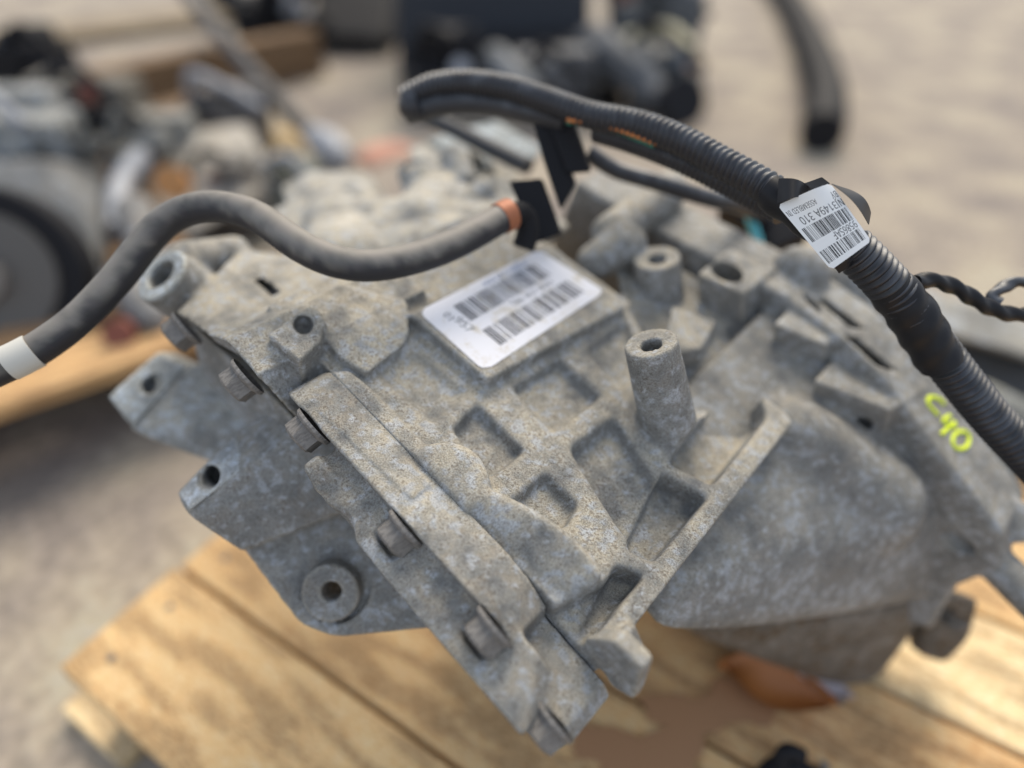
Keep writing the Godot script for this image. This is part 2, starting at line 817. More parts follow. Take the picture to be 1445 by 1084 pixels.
func make_materials() -> void:
	var s := 1024
	var grit := seam_noise(1, 0.24, s, 2)
	var blot := seam_noise(2, 0.03, s, 4)
	var speck := seam_noise(5, 0.11, s, 3)
	var cast_tex := tex_from(s, func(i: int) -> Color:
		var g := grit[i] / 255.0 - 0.5
		var b := blot[i] / 255.0 - 0.5
		var k := speck[i] / 255.0 - 0.5
		var v := 0.88 + 0.45 * g + 0.3 * b
		var c := Color(v, v * 0.985, v * 0.96)
		if k + 0.6 * g > 0.19:
			c = c.lerp(Color(0.95, 0.98, 1.0), 0.45)
		elif k - 0.6 * b < -0.2:
			c = c.lerp(Color(0.52, 0.48, 0.44), 0.5)
		return c)
	var height := PackedByteArray()
	height.resize(s * s)
	for i in s * s:
		height[i] = clampi(int(128 + (grit[i] - 128) * 0.55 + (speck[i] - 128) * 0.35 + (blot[i] - 128) * 0.4), 0, 255)
	var cast_bump := grey_tex(s, height)
	var m := mat("cast_aluminium", Color.WHITE, 0.72, 0.0)
	triplanar(m, cast_tex, Vector3.ONE * 3.6, cast_bump, 0.045)
	m.vertex_color_use_as_albedo = true
	m.metallic_specular = 0.4
	m = mat("bolt_steel", Color(0.34, 0.315, 0.285), 0.55, 0.2)
	triplanar(m, cast_tex, Vector3.ONE * 5.0, cast_bump, 0.04)
	triplanar(m, tex_from(256, func(i: int) -> Color: return Color.WHITE * (0.8 + 0.4 * (blot[i * 4] / 255.0 - 0.5) + 0.25 * (grit[i * 3] / 255.0 - 0.5))), Vector3.ONE * 30.0)
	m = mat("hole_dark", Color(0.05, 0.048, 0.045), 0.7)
	m = mat("rubber", Color.WHITE, 0.62)
	m.vertex_color_use_as_albedo = true
	m = mat("conduit", Color.WHITE, 0.42)
	m.vertex_color_use_as_albedo = true
	m = mat("conduit_plain", Color(0.03, 0.032, 0.036), 0.6)
	m = mat("black_plastic", Color(0.016, 0.016, 0.018), 0.65)
	m.metallic_specular = 0.25
	m = mat("black_tape", Color(0.016, 0.016, 0.018), 0.42)
	m.metallic_specular = 0.3
	m = mat("copper_clip", Color(0.36, 0.13, 0.06), 0.55, 0.2)
	m = mat("pale_tape", Color(0.55, 0.53, 0.47), 0.75)
	m = mat("orange_wire", Color(0.5, 0.17, 0.04), 0.5)
	m = mat("green_wire", Color(0.02, 0.17, 0.12), 0.5)
	m = mat("teal_plastic", Color(0.10, 0.42, 0.45), 0.5)
	m = mat("yellow_paint", Color(0.70, 0.83, 0.02), 0.75)
	# wood
	var ring := seam_noise(8, 0.012, 512, 4)
	var fibre := seam_noise(9, 0.10, 512, 3)
	var stain := seam_noise(10, 0.007, 512, 3)
	var wood_tex := tex_from(512, func(i: int) -> Color:
		var r := ring[i] / 255.0
		var f := fibre[i] / 255.0 - 0.5
		var w := 0.5 + 0.5 * sin(r * 46.0)
		var v := 0.75 + 0.13 * w + 0.3 * f + 0.22 * smooth(0.3, 0.7, stain[i] / 255.0)
		return Color(v, v * (0.90 + 0.06 * w), v * (0.76 + 0.12 * w)))
	var wood_bump := grey_tex(512, fibre)
	var tones := [Color(0.68, 0.49, 0.29), Color(0.62, 0.43, 0.25), Color(0.75, 0.56, 0.34), Color(0.78, 0.66, 0.47)]
	for i in 4:
		m = mat("pine_wood_%d" % i, tones[i], 0.8)
		triplanar(m, wood_tex, Vector3(1.6, 9.0, 9.0), wood_bump, 0.05)
		m.uv1_offset = Vector3(0.31, 0.17, 0.43) * i
	m = mat("rust_stain", Color(0.36, 0.19, 0.09), 0.6)
	m = mat("old_wood", Color(0.21, 0.145, 0.095), 0.9)
	triplanar(m, wood_tex, Vector3(1.4, 7.0, 7.0), wood_bump, 0.08)
	m = mat("grey_wood", Color(0.30, 0.265, 0.22), 0.9)
	triplanar(m, wood_tex, Vector3(1.4, 7.0, 7.0), wood_bump, 0.08)
	# ground
	var stones := seam_noise(14, 0.09, 1024, 4)
	var wide := seam_noise(15, 0.008, 1024, 4)
	var ground_tex := tex_from(1024, func(i: int) -> Color:
		var a := stones[i] / 255.0 - 0.5
		var b := wide[i] / 255.0 - 0.5
		var v := 0.88 + 0.3 * a + 0.38 * b
		return Color(v, v * 0.97, v * (0.93 - 0.1 * b)))
	m = mat("ground_concrete", Color(0.385, 0.348, 0.305), 0.92)
	triplanar(m, ground_tex, Vector3.ONE * 0.42, grey_tex(1024, stones), 0.25)


func setting() -> void:
	var st := PlaneMesh.new()
	st.size = Vector2(60, 60)
	var g := part("ground", st, M.ground_concrete, null, Transform3D(Basis(), Vector3(0, 0, -20)))
	tag(g, "pale beige dusty concrete yard ground", "ground", "", "structure")


func pallet() -> void:
	var fr := Transform3D(Basis(Vector3(0.848, 0, 0.53), Vector3.UP, Vector3(-0.53, 0, 0.848)), Vector3(-0.407, 0.145, -0.275))
	var o := thing("pallet", fr * Vector3(0.6, -0.145, -0.4), "pale yellow pine pallet carrying the grey gearbox", "pallet")
	for i in 8:
		var w := 0.120
		var z := -0.1245 * i - 0.06
		var lift := 0.0006 * (i % 3)
		var b := part("plank", plank_mesh(Vector3(1.2 + 0.012 * rng.randf(), 0.022, w), 0.002, 0.0015), M["pine_wood_%d" % [2, 0, 1, 3, 0, 1, 2, 0][i]], o, fr * Transform3D(Basis(), Vector3(0.6 + 0.004 * rng.randf(), -0.011 - lift, z)))
		for e: float in [0.035, 0.6, 1.165]:
			for s: float in [-0.03, 0.03]:
				var nail := CylinderMesh.new()
				nail.top_radius = 0.0035
				nail.bottom_radius = 0.0035
				nail.height = 0.002
				nail.radial_segments = 10
				part("nail", nail, M.bolt_steel, b, fr * Transform3D(Basis(), Vector3(e, -lift + 0.0006, z + s)))
	for q: Array in [[Vector3(0.1044, 0.1462, -0.2032), 0.034, 3], [Vector3(0.1576, 0.1462, -0.2364), 0.022, 5], [Vector3(0.2055, 0.1462, -0.2464), 0.028, 8]]:
		part("rust_stain", stain_mesh(q[1], q[2]), M.rust_stain, o, Transform3D(Basis(), q[0]))
	for e: float in [0.05, 0.6, 1.15]:
		part("stringer", plank_mesh(Vector3(0.09, 0.078, 1.0), 0.003, 0.001), M.old_wood, o, fr * Transform3D(Basis(), Vector3(e, -0.0835, -0.505)))
		part("bottom_board", plank_mesh(Vector3(0.1, 0.02, 1.02), 0.002, 0.001), M.pine_wood_3, o, fr * Transform3D(Basis(), Vector3(e - 0.06, -0.1335, -0.49)))


# an irregular dried puddle, 0.6 mm thick at its middle
func stain_mesh(r: float, seed_: int) -> ArrayMesh:
	var pos := PackedVector3Array([Vector3(0, 0.0006, 0)])
	var nor := PackedVector3Array([Vector3.UP])
	var idx := PackedInt32Array()
	for i in 40:
		var an := TAU * i / 40.0
		var q := r * (1.0 + 0.9 * noise_mid.get_noise_3d(cos(an) * 9.0, sin(an) * 9.0, seed_ * 50.0))
		pos.append(Vector3(cos(an) * q * 1.5, 0.0001, sin(an) * q * 0.8))
		nor.append(Vector3.UP)
		idx.append_array([0, 1 + i, 1 + (i + 1) % 40])
	return arrays_mesh(pos, nor, idx)


# ------------------------------------------------------------------ the gearbox, in its own millimetres: x along the shaft, y off the label face, z towards the bell side
func gearbox() -> void:
	gear_frame = Transform3D(Basis(Vector3(0.689246, 0.007869, -0.724485), Vector3(0.189529, 0.963164, 0.190771), Vector3(0.699299, -0.268799, 0.662365)), Vector3(-0.000222, 0.483293, -0.336129))
	var away := Vector3(0.55, -0.765, -0.335)      # down and back, through the case
	var post_down := Vector3(0.16, -0.906, 0.39)
	var fields := {}

	# --- main case
	var f := Field.new()
	f.blend = 4.0
	f.hull([Vector3(-112.4, -10, -95), Vector3(-112.4, -10, 176), Vector3(76, -10, -95), Vector3(92, -9, 161), Vector3(88, -9, 168), Vector3(-112.4, -60, -80), Vector3(-112.4, -50, 176), Vector3(76, -110, -80), Vector3(88, -50, 168), Vector3(-60, -150, -40), Vector3(-60, -110, 120), Vector3(80, -150, 100)], 1.5)
	f.cuts(true, 4.0)
	f.hull([Vector3(63.1, 2, 47.3), Vector3(42.6, 2, 91.8), Vector3(26.9, 2, 127.8), Vector3(72.2, 2, 138.7), Vector3(117.5, 2, 131.9), Vector3(161.8, 2, 98.4), Vector3(92.9, 2, 35.2), Vector3(91.8, -24, 36.4), Vector3(68.1, -24, 84.1), Vector3(55.1, -26, 123.6), Vector3(103.5, -24, 135.4), Vector3(151.4, -24, 129), Vector3(199.9, -24, 92.3), Vector3(124.5, -24, 23.1)], 2.0)
	f.cuts(false, 4.0)
	f.box(Vector3(10, -170, 70), Vector3(120, 110, 110), 10.0)
	f.box(Vector3(18, -272, 80), Vector3(84, 112, 84), 10.0)
	# dusty raised field on the side of the breather hose
	f.slab([Vector3(-101.5, -2, -70.8), Vector3(-105.7, -2, -32.6), Vector3(-101, -2, -14.1), Vector3(-71.9, -2, -18.1), Vector3(-63.2, -2, -23.4), Vector3(-47.1, -2, -44.3), Vector3(-74.5, -2, -81.3)], Vector3(0, -14, 0), 1.0)
	# label pad
	f.slab([Vector3(-53.7, -0.3, -35.1), Vector3(-51.4, -0.3, 30.7), Vector3(68.3, -0.3, 41.9), Vector3(72.4, -0.3, -33.4)], Vector3(1, -12, 1), 2.0)
	# raised edge along the joint face, swelling round the bolt holes
	f.blend = 3.0
	f.slab([Vector3(-118, -4.5, -31), Vector3(-118, -4.5, 40), Vector3(-104.1, -3, 42.5), Vector3(-105.4, -3, 18.9), Vector3(-103.9, -3, -12.2), Vector3(-105.6, -4, -23.8)], Vector3(0, -16, 0), 2.5)
	f.blend = 5.0
	f.blend = 3.0
	f.slab([Vector3(-118, -4, 34), Vector3(-118, -4, 86), Vector3(-101.4, 4, 85), Vector3(-91.5, 5, 76.2), Vector3(-87.8, 5, 58.7), Vector3(-93.8, 5, 47.3), Vector3(-106.4, 4, 45.3)], Vector3(2, -30, 2), 7.0)
	f.slab([Vector3(-118, -5, 66), Vector3(-118, -7, 112), Vector3(-118, -12, 131), Vector3(-109.6, -6, 152.6), Vector3(-97.1, 3, 162.2), Vector3(-87.4, 12, 154.7), Vector3(-83.2, 17, 135.8), Vector3(-85.6, 17, 114.4), Vector3(-95.4, 13, 101.2), Vector3(-95.2, 5, 78.4)], Vector3(3, -56, 0), 11.0)
	f.cuts(true, 3.0)
	f.hull([Vector3(-119, 20, 140), Vector3(-119, 20, 165), Vector3(-92, 20, 165), Vector3(-78, 20, 153), Vector3(-119, -23, 141), Vector3(-119, -23, 164), Vector3(-92, -23, 164), Vector3(-80, -23, 154)], 4.0)
	f.cuts(false, 3.0)
	f.blend = 3.0
	f.cuts(true, 1.0)
	f.box(Vector3(-127, -20, 55), Vector3(25, 90, 182), 0.5)
	f.cuts(false, 3.0)
	f.ball(Vector3(-32, -24, 134.7), Vector3(18, 14, 22))
	f.blend = 3.0
	# lug with threaded hole
	f.slab([Vector3(-130.8, 5, -62.1), Vector3(-127.6, 5, -36.9), Vector3(-110.4, 5, -42.5), Vector3(-99, 5, -54.1), Vector3(-97.4, 5, -62.5), Vector3(-98.6, 5, -67.4), Vector3(-101.8, 5, -68.2)], Vector3(1, -20, 0), 1.0)
	# flange on the far side of the joint, its face leaning inwards, then the broad facet and the open boss
	var edge := [Vector3(-147, -22, -104), Vector3(-147, -3, -77), Vector3(-147, -4, -48), Vector3(-138, -30, -28)]
	for i in 3:
		var e0: Vector3 = edge[i]
		var e1: Vector3 = edge[i + 1]
		f.hull([e0, e1, e0 + Vector3(30, -55, -4), e1 + Vector3(30, -55, -4), Vector3(-30, e0.y, e0.z), Vector3(-30, e1.y, e1.z), Vector3(-30, e0.y - 60, e0.z), Vector3(-30, e1.y - 60, e1.z)], 1.5)
	f.slab([Vector3(-145.7, -42.4, -148.3), Vector3(-99.2, -43.2, -171.8), Vector3(-97.6, -30.7, -102.1), Vector3(-140.3, -25.3, -82.9)], away * 34, 1.5)
	f.slab([Vector3(-100.5, -43.6, -173.2), Vector3(-76.4, -52.4, -191), Vector3(-64.3, -53.1, -169.6), Vector3(-47.4, -43.9, -120.8), Vector3(-18.2, -26.8, -88.1), Vector3(-65.9, -29.5, -94.5), Vector3(-99.6, -30.2, -100.6)], away * 34, 3.0)
	f.hull([Vector3(-139.6, -59.5, -153.3), Vector3(-137.7, -46.6, -95.8), Vector3(-137, -38.8, -34.7), Vector3(-132.4, -80.9, 3.3), Vector3(-142.7, -124, -70.5), Vector3(-144.5, -107.5, -141), Vector3(-73.3, -99.8, -131.1), Vector3(-78.8, -118.5, -37.9), Vector3(-124.4, -150.5, -9.6)], 4.0)
	f.blend = 4.0
	f.cyl(Vector3(-137.5, -38.9, -178.9), Vector3(-137.5, -38.9, -178.9) + Vector3(25, -40, 12), 19.5, 22.0, 1.2)
	f.cap(Vector3(-112.1, -53.7, -196), Vector3(-78.6, -61.1, -198.8), 16, 12)
	f.blend = 3.0
	# foot of the rib and small step behind it
	f.slab([Vector3(-112.4, -13.8, 161.4), Vector3(-112.4, 7.1, 171.9), Vector3(-112.4, 8, 188.2), Vector3(-112.4, -22, 195.9), Vector3(-112.4, -29.6, 185.4)], Vector3(9, 0, 0), 2.0)
	f.slab([Vector3(-104, -19.3, 166.8), Vector3(-104, 1.8, 173.3), Vector3(-104, -10.6, 187)], Vector3(12, -6, 0), 3.0)
	# threaded post and the two bosses by the bell
	f.blend = 7.0
	f.cyl(Vector3(17.8, -18.8, 126), Vector3(9, 43.2, 86.3), 17.0, 14.4, 1.2)
	f.blend = 3.0
	f.cyl(Vector3(118.5, 7.8, 27.6), Vector3(118.5, 7.8, 27.6) + post_down * 38, 16.0, 18.0, 1.2)
	f.slab([Vector3(128.8, 9, 55.9), Vector3(176.3, 9, 53.3), Vector3(191.1, 9, 89.6), Vector3(140.9, 9, 87.9)], post_down * 42, 1.5)
	f.cap(Vector3(125.4, -4.8, -16.1), Vector3(207.6, 1.5, -20.9), 15, 15)
	f.cap(Vector3(101.5, -15.1, -7.9), Vector3(120.5, -1.9, -0.8), 14, 17)
	f.hull([Vector3(205.7, -20.1, -94.2), Vector3(235.6, -7.3, 69.1), Vector3(203, -10.8, 59.4), Vector3(177.6, -25.3, -83.5), Vector3(201.4, -49.3, -79.3), Vector3(247.9, -45.4, 77.9), Vector3(170.4, -58.2, -65.1)], 2.0)
	f.slab([Vector3(99, -1.9, 59.4), Vector3(118.7, -5.1, 87.1), Vector3(86.4, -5.7, 95.2), Vector3(61.1, -7.3, 81.2)], Vector3(2, -12, 4), 1.5)
	f.hull([Vector3(133.9, -12.1, -21.3), Vector3(170.1, -22.3, 55.6), Vector3(82, -18.4, 36.3), Vector3(94.7, -18.3, 78), Vector3(150.8, -25.1, 102), Vector3(179.8, -18.2, 112.9), Vector3(126.9, -21.3, 137.9), Vector3(78.4, -27.9, 118), Vector3(140.6, -99.8, 41.1), Vector3(201.1, -89, 115.8)], 3.0)
	# pockets
	f.cuts(true, 3.5)
	f.pocket([Vector3(-36.6, -10, 38.8), Vector3(4.6, -10, 41), Vector3(2.6, -10, 77.5), Vector3(-40.8, -10, 76.6)], Vector3(0, -8, 0), 0.89, 3.0)
	f.pocket([Vector3(-83.8, -10, 38.8), Vector3(-61.2, -10, 34.9), Vector3(-62.5, -10, 74.9), Vector3(-88.9, -10, 74.5)], Vector3(0, -8, 0), 0.89, 3.0)
	f.pocket([Vector3(-41.1, -10, 89), Vector3(-1.5, -10, 91.5), Vector3(-18.6, -10, 140.8), Vector3(-52.6, -10, 156.3), Vector3(-59.1, -10, 145.6), Vector3(-52.1, -10, 118.8)], Vector3(0, -12, 0), 0.89, 5.0)
	f.pocket([Vector3(-93.3, -10, 91.2), Vector3(-63.7, -10, 91.1), Vector3(-63.3, -10, 116.1), Vector3(-78.6, -10, 120.4), Vector3(-88.6, -10, 112.1)], Vector3(0, -8, 0), 0.87, 3.0)
	f.pocket([Vector3(23.8, -10, 46.3), Vector3(70, -10, 46), Vector3(39.8, -10, 81.1), Vector3(15.8, -10, 80)], Vector3(0, -6, 0), 0.86)
	f.pocket([Vector3(-92.6, -10, -16.5), Vector3(-63.4, -10, -17.2), Vector3(-60.3, -10, 27.4), Vector3(-89.9, -10, 30.6)], Vector3(0, -4.5, 0), 0.86)
	# deep cells beside the rib
	f.pocket([Vector3(7.6, -7, 130), Vector3(32, -7, 129), Vector3(66.4, -7, 125.8), Vector3(96, -7, 136.6), Vector3(77.3, -7, 154.8), Vector3(6.2, -7, 158.6), Vector3(-2.8, -7, 132.6)], Vector3(2, -22, 0), 0.95, 4.0)
	f.pocket([Vector3(-10.1, -7, 133.7), Vector3(-2.1, -7, 161), Vector3(-58.4, -7, 162.9), Vector3(-63.8, -7, 148.4), Vector3(-45.6, -7, 144.9)], Vector3(2, -20, 0), 0.92, 4.0)
	f.pocket([Vector3(-74.1, -7, 149.9), Vector3(-66.4, -7, 163.7), Vector3(-110, -7, 164.7), Vector3(-112.5, -7, 159.9), Vector3(-95.2, -7, 157.8)], Vector3(2, -20, 0), 0.9, 4.0)
	# holes
	f.blend = 1.0
	f.cyl(Vector3(-116.7, 16, -48), Vector3(-105.2, -8, -67.3), 5.2)
	f.cyl(Vector3(6.8, 45.2, 87), Vector3(12.3, 27.3, 95.3), 5.6)
	f.cyl(Vector3(116.9, 9, 28.2), Vector3(116.9, 9, 28.2) + post_down * 24, 6.2)
	f.cyl(Vector3(149, 14, 66.2) , Vector3(156.5, 9, 64.3) + post_down * 30, 11.0)
	f.ball(Vector3(136.4, -14, 101.8), Vector3(10, 10, 10))
	f.cyl(Vector3(-138.2, -38.4, -181) - Vector3(5, -8, 2.4), Vector3(-138.2, -38.4, -181) + Vector3(16, -26, 8), 10.5)
	f.pocket([Vector3(-84.5, -53.4, -172.3), Vector3(-79, -53.5, -168.8), Vector3(-85.4, -38.6, -123.7), Vector3(-92.7, -38.6, -123.8)], away * 9, 0.95, 1.0)
	fields["gear_case"] = [f, 1.7]

	# --- bell housing
	f = Field.new()
	f.blend = 10.0
	f.hull([Vector3(-29.6, -51.6, 182.9), Vector3(82.5, -51.2, 174.9), Vector3(114.9, -37.5, 167), Vector3(-50.5, -76, 192.5), Vector3(49.1, -126.3, 250), Vector3(112.3, -138.1, 291.2), Vector3(189.2, -137.8, 339.4), Vector3(168, -20, 200), Vector3(168, -66, 285), Vector3(178, -112, 312), Vector3(170, -5, 100), Vector3(-50, -60, 140), Vector3(60, -20, 100), Vector3(120, -140, 160), Vector3(190, -120, 300)], 6.0)
	f.hull([Vector3(95, -30, 40), Vector3(95, -30, 160), Vector3(168, -26, 40), Vector3(168, -24, 190), Vector3(120, -80, 60), Vector3(120, -80, 180)], 4.0)
	f.blend = 10.0
	f.cap(Vector3(108.1, -33.4, 173.2), Vector3(141.6, -68.2, 239.2), 23, 35)
	f.blend = 2.5
	f.ext([Vector2(-85, -15), Vector2(-7, -8), Vector2(74, 4), Vector2(108, 9), Vector2(160, 7), Vector2(196, -1), Vector2(212, -8), Vector2(262, -26), Vector2(312, -44), Vector2(330, -66), Vector2(328, -108), Vector2(347, -160), Vector2(300, -210), Vector2(150, -240), Vector2(0, -200), Vector2(-90, -90)], 166, 222, 5.0)
	f.slab([Vector3(141.4, 3, 116.4), Vector3(179.2, 3, 114.9), Vector3(187.6, 3, 152.9), Vector3(156.1, 3, 150.8)], Vector3(5, -30, 12), 1.5)
	f.slab([Vector3(132.2, -8, 160.3), Vector3(179.3, -8, 159.6), Vector3(202.5, -8, 219), Vector3(154.3, -8, 208.7)], Vector3(5, -30, 12), 1.5)
	f.ball(Vector3(205.4, 4.8, 102.6), Vector3(17, 22, 22))
	f.cap(Vector3(240.2, 0.9, 129.7), Vector3(236.3, -5.2, 167.2), 17, 15)
	f.cap(Vector3(181.4, -77.8, 320.5), Vector3(169.8, -76.5, 364.4), 13, 13)
	f.hull([Vector3(192.7, -44.8, 299.6), Vector3(209.1, -39.1, 313.5), Vector3(186.3, -51.6, 334.5), Vector3(176.1, -64.8, 318), Vector3(219.1, -76.5, 326), Vector3(237.1, -71.6, 344.2)], 5.0)
	f.cuts(true, 2.0)
	f.pocket([Vector3(184.9, 12.4, 126), Vector3(190.7, 11.4, 132.1), Vector3(194.9, 3.8, 162.2), Vector3(186, 4, 153)], away * 22, 0.97, 1.0)
	f.pocket([Vector3(173.1, 4.9, 153.8), Vector3(179.9, 3.8, 161.5), Vector3(186.5, -4, 196.2), Vector3(174.9, -1.2, 182.6)], away * 22, 0.97, 1.0)
	f.pocket([Vector3(186.2, 3.8, 111.9), Vector3(186.1, 2.3, 127.4), Vector3(181.4, 0.1, 133.5), Vector3(183.1, 1.2, 118.8)], away * 22, 0.97, 1.0)
	f.ball(Vector3(156.2, -29.9, 199.6), Vector3(9, 8, 9))
	f.ball(Vector3(166.3, -72.8, 302.2), Vector3(9, 7, 11))
	fields["bell_housing"] = [f, 2.2]

	# --- end cover with its bolted edge
	f = Field.new()
	f.blend = 2.5
	f.ext([Vector2(-37, -26), Vector2(-35, -13), Vector2(-29, -7), Vector2(-20, -5.5), Vector2(20, -5.5), Vector2(70, -6), Vector2(112, -6), Vector2(126, -9), Vector2(140, -16), Vector2(142.5, -26), Vector2(160, -28), Vector2(182, -29), Vector2(188, -35), Vector2(187, -75), Vector2(150, -85), Vector2(-20, -70), Vector2(-36, -50)], -141.5, -112.9, 0.8)
	f.slab([Vector3(-134, -5.2, -11.4), Vector3(-120, -5.2, -15.5), Vector3(-118.1, -5.2, 59.1), Vector3(-130, -5.2, 59.6)], Vector3(0, -4, 0), 0.4)
	f.slab([Vector3(-143, -5.6, 64.2), Vector3(-124, -5.6, 62.7), Vector3(-120.7, -5.6, 87.7), Vector3(-134.3, -5.6, 95.1)], Vector3(0, -4, 0), 3.0)
	f.cuts(true, 1.5)
	f.hull([Vector3(-142, -3, -60), Vector3(-142, -3, 143), Vector3(-118.5, -60, -60), Vector3(-118.5, -60, 143), Vector3(-200, -3, -60), Vector3(-200, -3, 143), Vector3(-200, -60, -60), Vector3(-200, -60, 143)], 1.0)
	f.cuts(false, 4.0)
	# the body of the cover slopes away from the bolted edge
	f.hull([Vector3(-134, -13, 10), Vector3(-132, -14, 150), Vector3(-152, -18, 6), Vector3(-160.5, -23, 50), Vector3(-160.5, -23, 171), Vector3(-158, -22, 20), Vector3(-127, -34, 170), Vector3(-118, -80, 10), Vector3(-118, -80, 166), Vector3(-126, -80, 10), Vector3(-132, -80, 166)], 2.5)
	f.slab([Vector3(-156.8, -16, 5.5), Vector3(-147.1, -14, 6.2), Vector3(-147.3, -16, 19.6), Vector3(-157.7, -20, 19.7)], Vector3(8, -30, 0), 2.5)
	f.cuts(true, 3.0)
	f.ball(Vector3(-164.7, -30, 40.9), Vector3(11, 40, 13))
	f.cyl(Vector3(-141, -13, 67), Vector3(-153, -18, 66), 9.0, 9.0, 2.0)
	f.cyl(Vector3(-141, -13, 130), Vector3(-153, -18, 129), 9.0, 9.0, 2.0)
	f.cyl(Vector3(-137, -14, -9), Vector3(-155, -24, -11), 10.0, 10.0, 2.0)
	fields["end_cover"] = [f, 1.4]

	# --- mounting bracket below the cover
	f = Field.new()
	f.blend = 4.0
	f.hull([Vector3(-202.8, -85.7, -59.7), Vector3(-156.7, -76.4, -70.9), Vector3(-96.5, -46.4, -52.5), Vector3(-204.3, -76.9, -40.3), Vector3(-170.8, -66.3, -39.5), Vector3(-103.9, -36.4, -27.8), Vector3(-203.6, -84.8, -39.1), Vector3(-192.2, -99.5, -10.6), Vector3(-131.2, -73.8, 19), Vector3(-202.8, -85.7, -59.7) + away * 34, Vector3(-156.7, -76.4, -70.9) + away * 40, Vector3(-99.7, -53.7, -41) + away * 40, Vector3(-192.2, -99.5, -10.6) + away * 20, Vector3(-131.2, -73.8, 19) + away * 30], 2.0)
	f.slab([Vector3(-189.8, -107.6, -18), Vector3(-125.3, -83, 7.7), Vector3(-129.3, -90.5, 54.2), Vector3(-136, -103.6, 97.1), Vector3(-179.7, -116.4, 60.5), Vector3(-189.3, -117.5, 41.2)], away * 26, 3.0)
	f.slab([Vector3(-131.2, -69.8, -79.9), Vector3(-97.5, -44.5, -58.4), Vector3(-111.1, -54.7, 2.4), Vector3(-131.6, -70.1, -26.1)], away * 40, 6.0)
	f.blend = 2.0
	f.cuts(true, 2.0)
	f.cyl(Vector3(-169.3, -96.3, 43.5), Vector3(-169.3, -96.3, 43.5) + away * 14, 20.5, 20.5, 1.0)
	f.cuts(false, 2.0)
	f.cyl(Vector3(-168.3, -101.4, 41.9), Vector3(-168.3, -101.4, 41.9) + away * 16, 17.0, 18.0, 1.0)
	f.cuts(true, 1.5)
	f.cyl(Vector3(-189.7, -59, -42.3), Vector3(-186.7, -79, -54.5) + away * 26, 6.6)
	f.cyl(Vector3(-168.9, -98.3, 42.9), Vector3(-168.9, -98.3, 42.9) + away * 40, 5.6)
	fields["mount_bracket"] = [f, 1.8]
	f = Field.new()
	f.slab([Vector3(-202, -81.9, -56.5), Vector3(-158.3, -74.3, -67.7), Vector3(-162.5, -69, -52.4), Vector3(-170.7, -63.8, -37.5), Vector3(-203.6, -73.5, -38)], away * 6, 0.8)
	f.cuts(true, 0.6)
	f.cyl(Vector3(-189.7, -59, -42.3), Vector3(-186.7, -79, -54.5) + away * 12, 6.7, 6.7, 0.3)
	fields["machined_pad"] = [f, 1.2]
	f = Field.new()
	var lean := Vector3(25, -40, 12).normalized()
	f.cyl(Vector3(-137.5, -38.9, -178.9) - lean * 0.8, Vector3(-137.5, -38.9, -178.9) + lean * 3, 19.2, 19.2, 0.6)
	f.cuts(true, 0.5)
	f.cyl(Vector3(-137.8, -38.3, -180.7) - lean * 9, Vector3(-137.8, -38.3, -180.7) + lean * 9, 10.8, 10.8, 0.3)
	fields["machined_ring"] = [f, 1.2]
	f = Field.new()
	f.slab([Vector3(-196.6, -112.3, -169.3), Vector3(-155.1, -107.2, -181.6), Vector3(-146.2, -105.6, -158.8), Vector3(-194.2, -117.3, -142.1)], away * 4, 0.8)
	f.cuts(true, 0.5)
	f.cyl(Vector3(-181.6, -94.6, -153.8), Vector3(-181.6, -94.6, -153.8) + away * 30, 7.2, 7.2, 0.3)
	fields["lug_face"] = [f, 1.4]

	# --- lug further back
	f = Field.new()
	f.blend = 4.0
	f.slab([Vector3(-197.8, -114.1, -171.8), Vector3(-153.6, -108, -184.8), Vector3(-143.4, -106.8, -158.7), Vector3(-196, -120.6, -142)], away * 24, 2.0)
	f.hull([Vector3(-196.7, -120.8, -142.7), Vector3(-144.1, -107, -159.5), Vector3(-113.8, -91.1, -134), Vector3(-138.1, -99.5, -83.1), Vector3(-177.4, -131.1, -111.2), Vector3(-160.8, -125.3, -73.2), Vector3(-135.7, -112.3, -55.8), Vector3(-192.5, -126.7, -134.1), Vector3(-144.1, -107, -159.5) + away * 50, Vector3(-113.8, -91.1, -134) + away * 50, Vector3(-138.1, -99.5, -83.1) + away * 50, Vector3(-196.7, -120.8, -142.7) + away * 26], 3.0)
	f.cuts(true, 1.5)
	f.cyl(Vector3(-181.6, -94.6, -153.8), Vector3(-179.3, -108.6, -165.8) + away * 20, 7.0)
	fields["mounting_lug"] = [f, 2.6]

	# --- differential bowl under the bell
	f = Field.new()
	f.blend = 12.0
	f.hull([Vector3(-22.8, -126.6, 192.2), Vector3(189.3, -143, 339.1), Vector3(191.6, -188.4, 357.2), Vector3(156.8, -246.8, 373.7), Vector3(127.3, -255.5, 351.2), Vector3(93.6, -241.6, 303), Vector3(24.8, -174.3, 230.3), Vector3(133, -322.5, 238.9), Vector3(245.8, -313.5, 343.8), Vector3(60, -110, 120), Vector3(150, -120, 200)], 22.0)
	f.blend = 4.0
	f.slab([Vector3(194.6, -145.8, 339.5), Vector3(212.5, -143.6, 363.8), Vector3(209.1, -182.3, 387), Vector3(198.1, -212.2, 392.4), Vector3(186.4, -212.5, 374), Vector3(187.6, -189.5, 353.1)], away * 24, 5.0)
	f.cuts(true, 1.5)
	f.cyl(Vector3(183.2, -151.6, 349), Vector3(207.4, -175.6, 359.8), 7.0)
	f.cyl(Vector3(188.6, -154.5, 364.4), Vector3(206.7, -173.7, 372.4), 7.0)
	fields["differential_cover"] = [f, 2.6]

	# --- valve gear on the far side
	f = Field.new()
	f.blend = 3.0
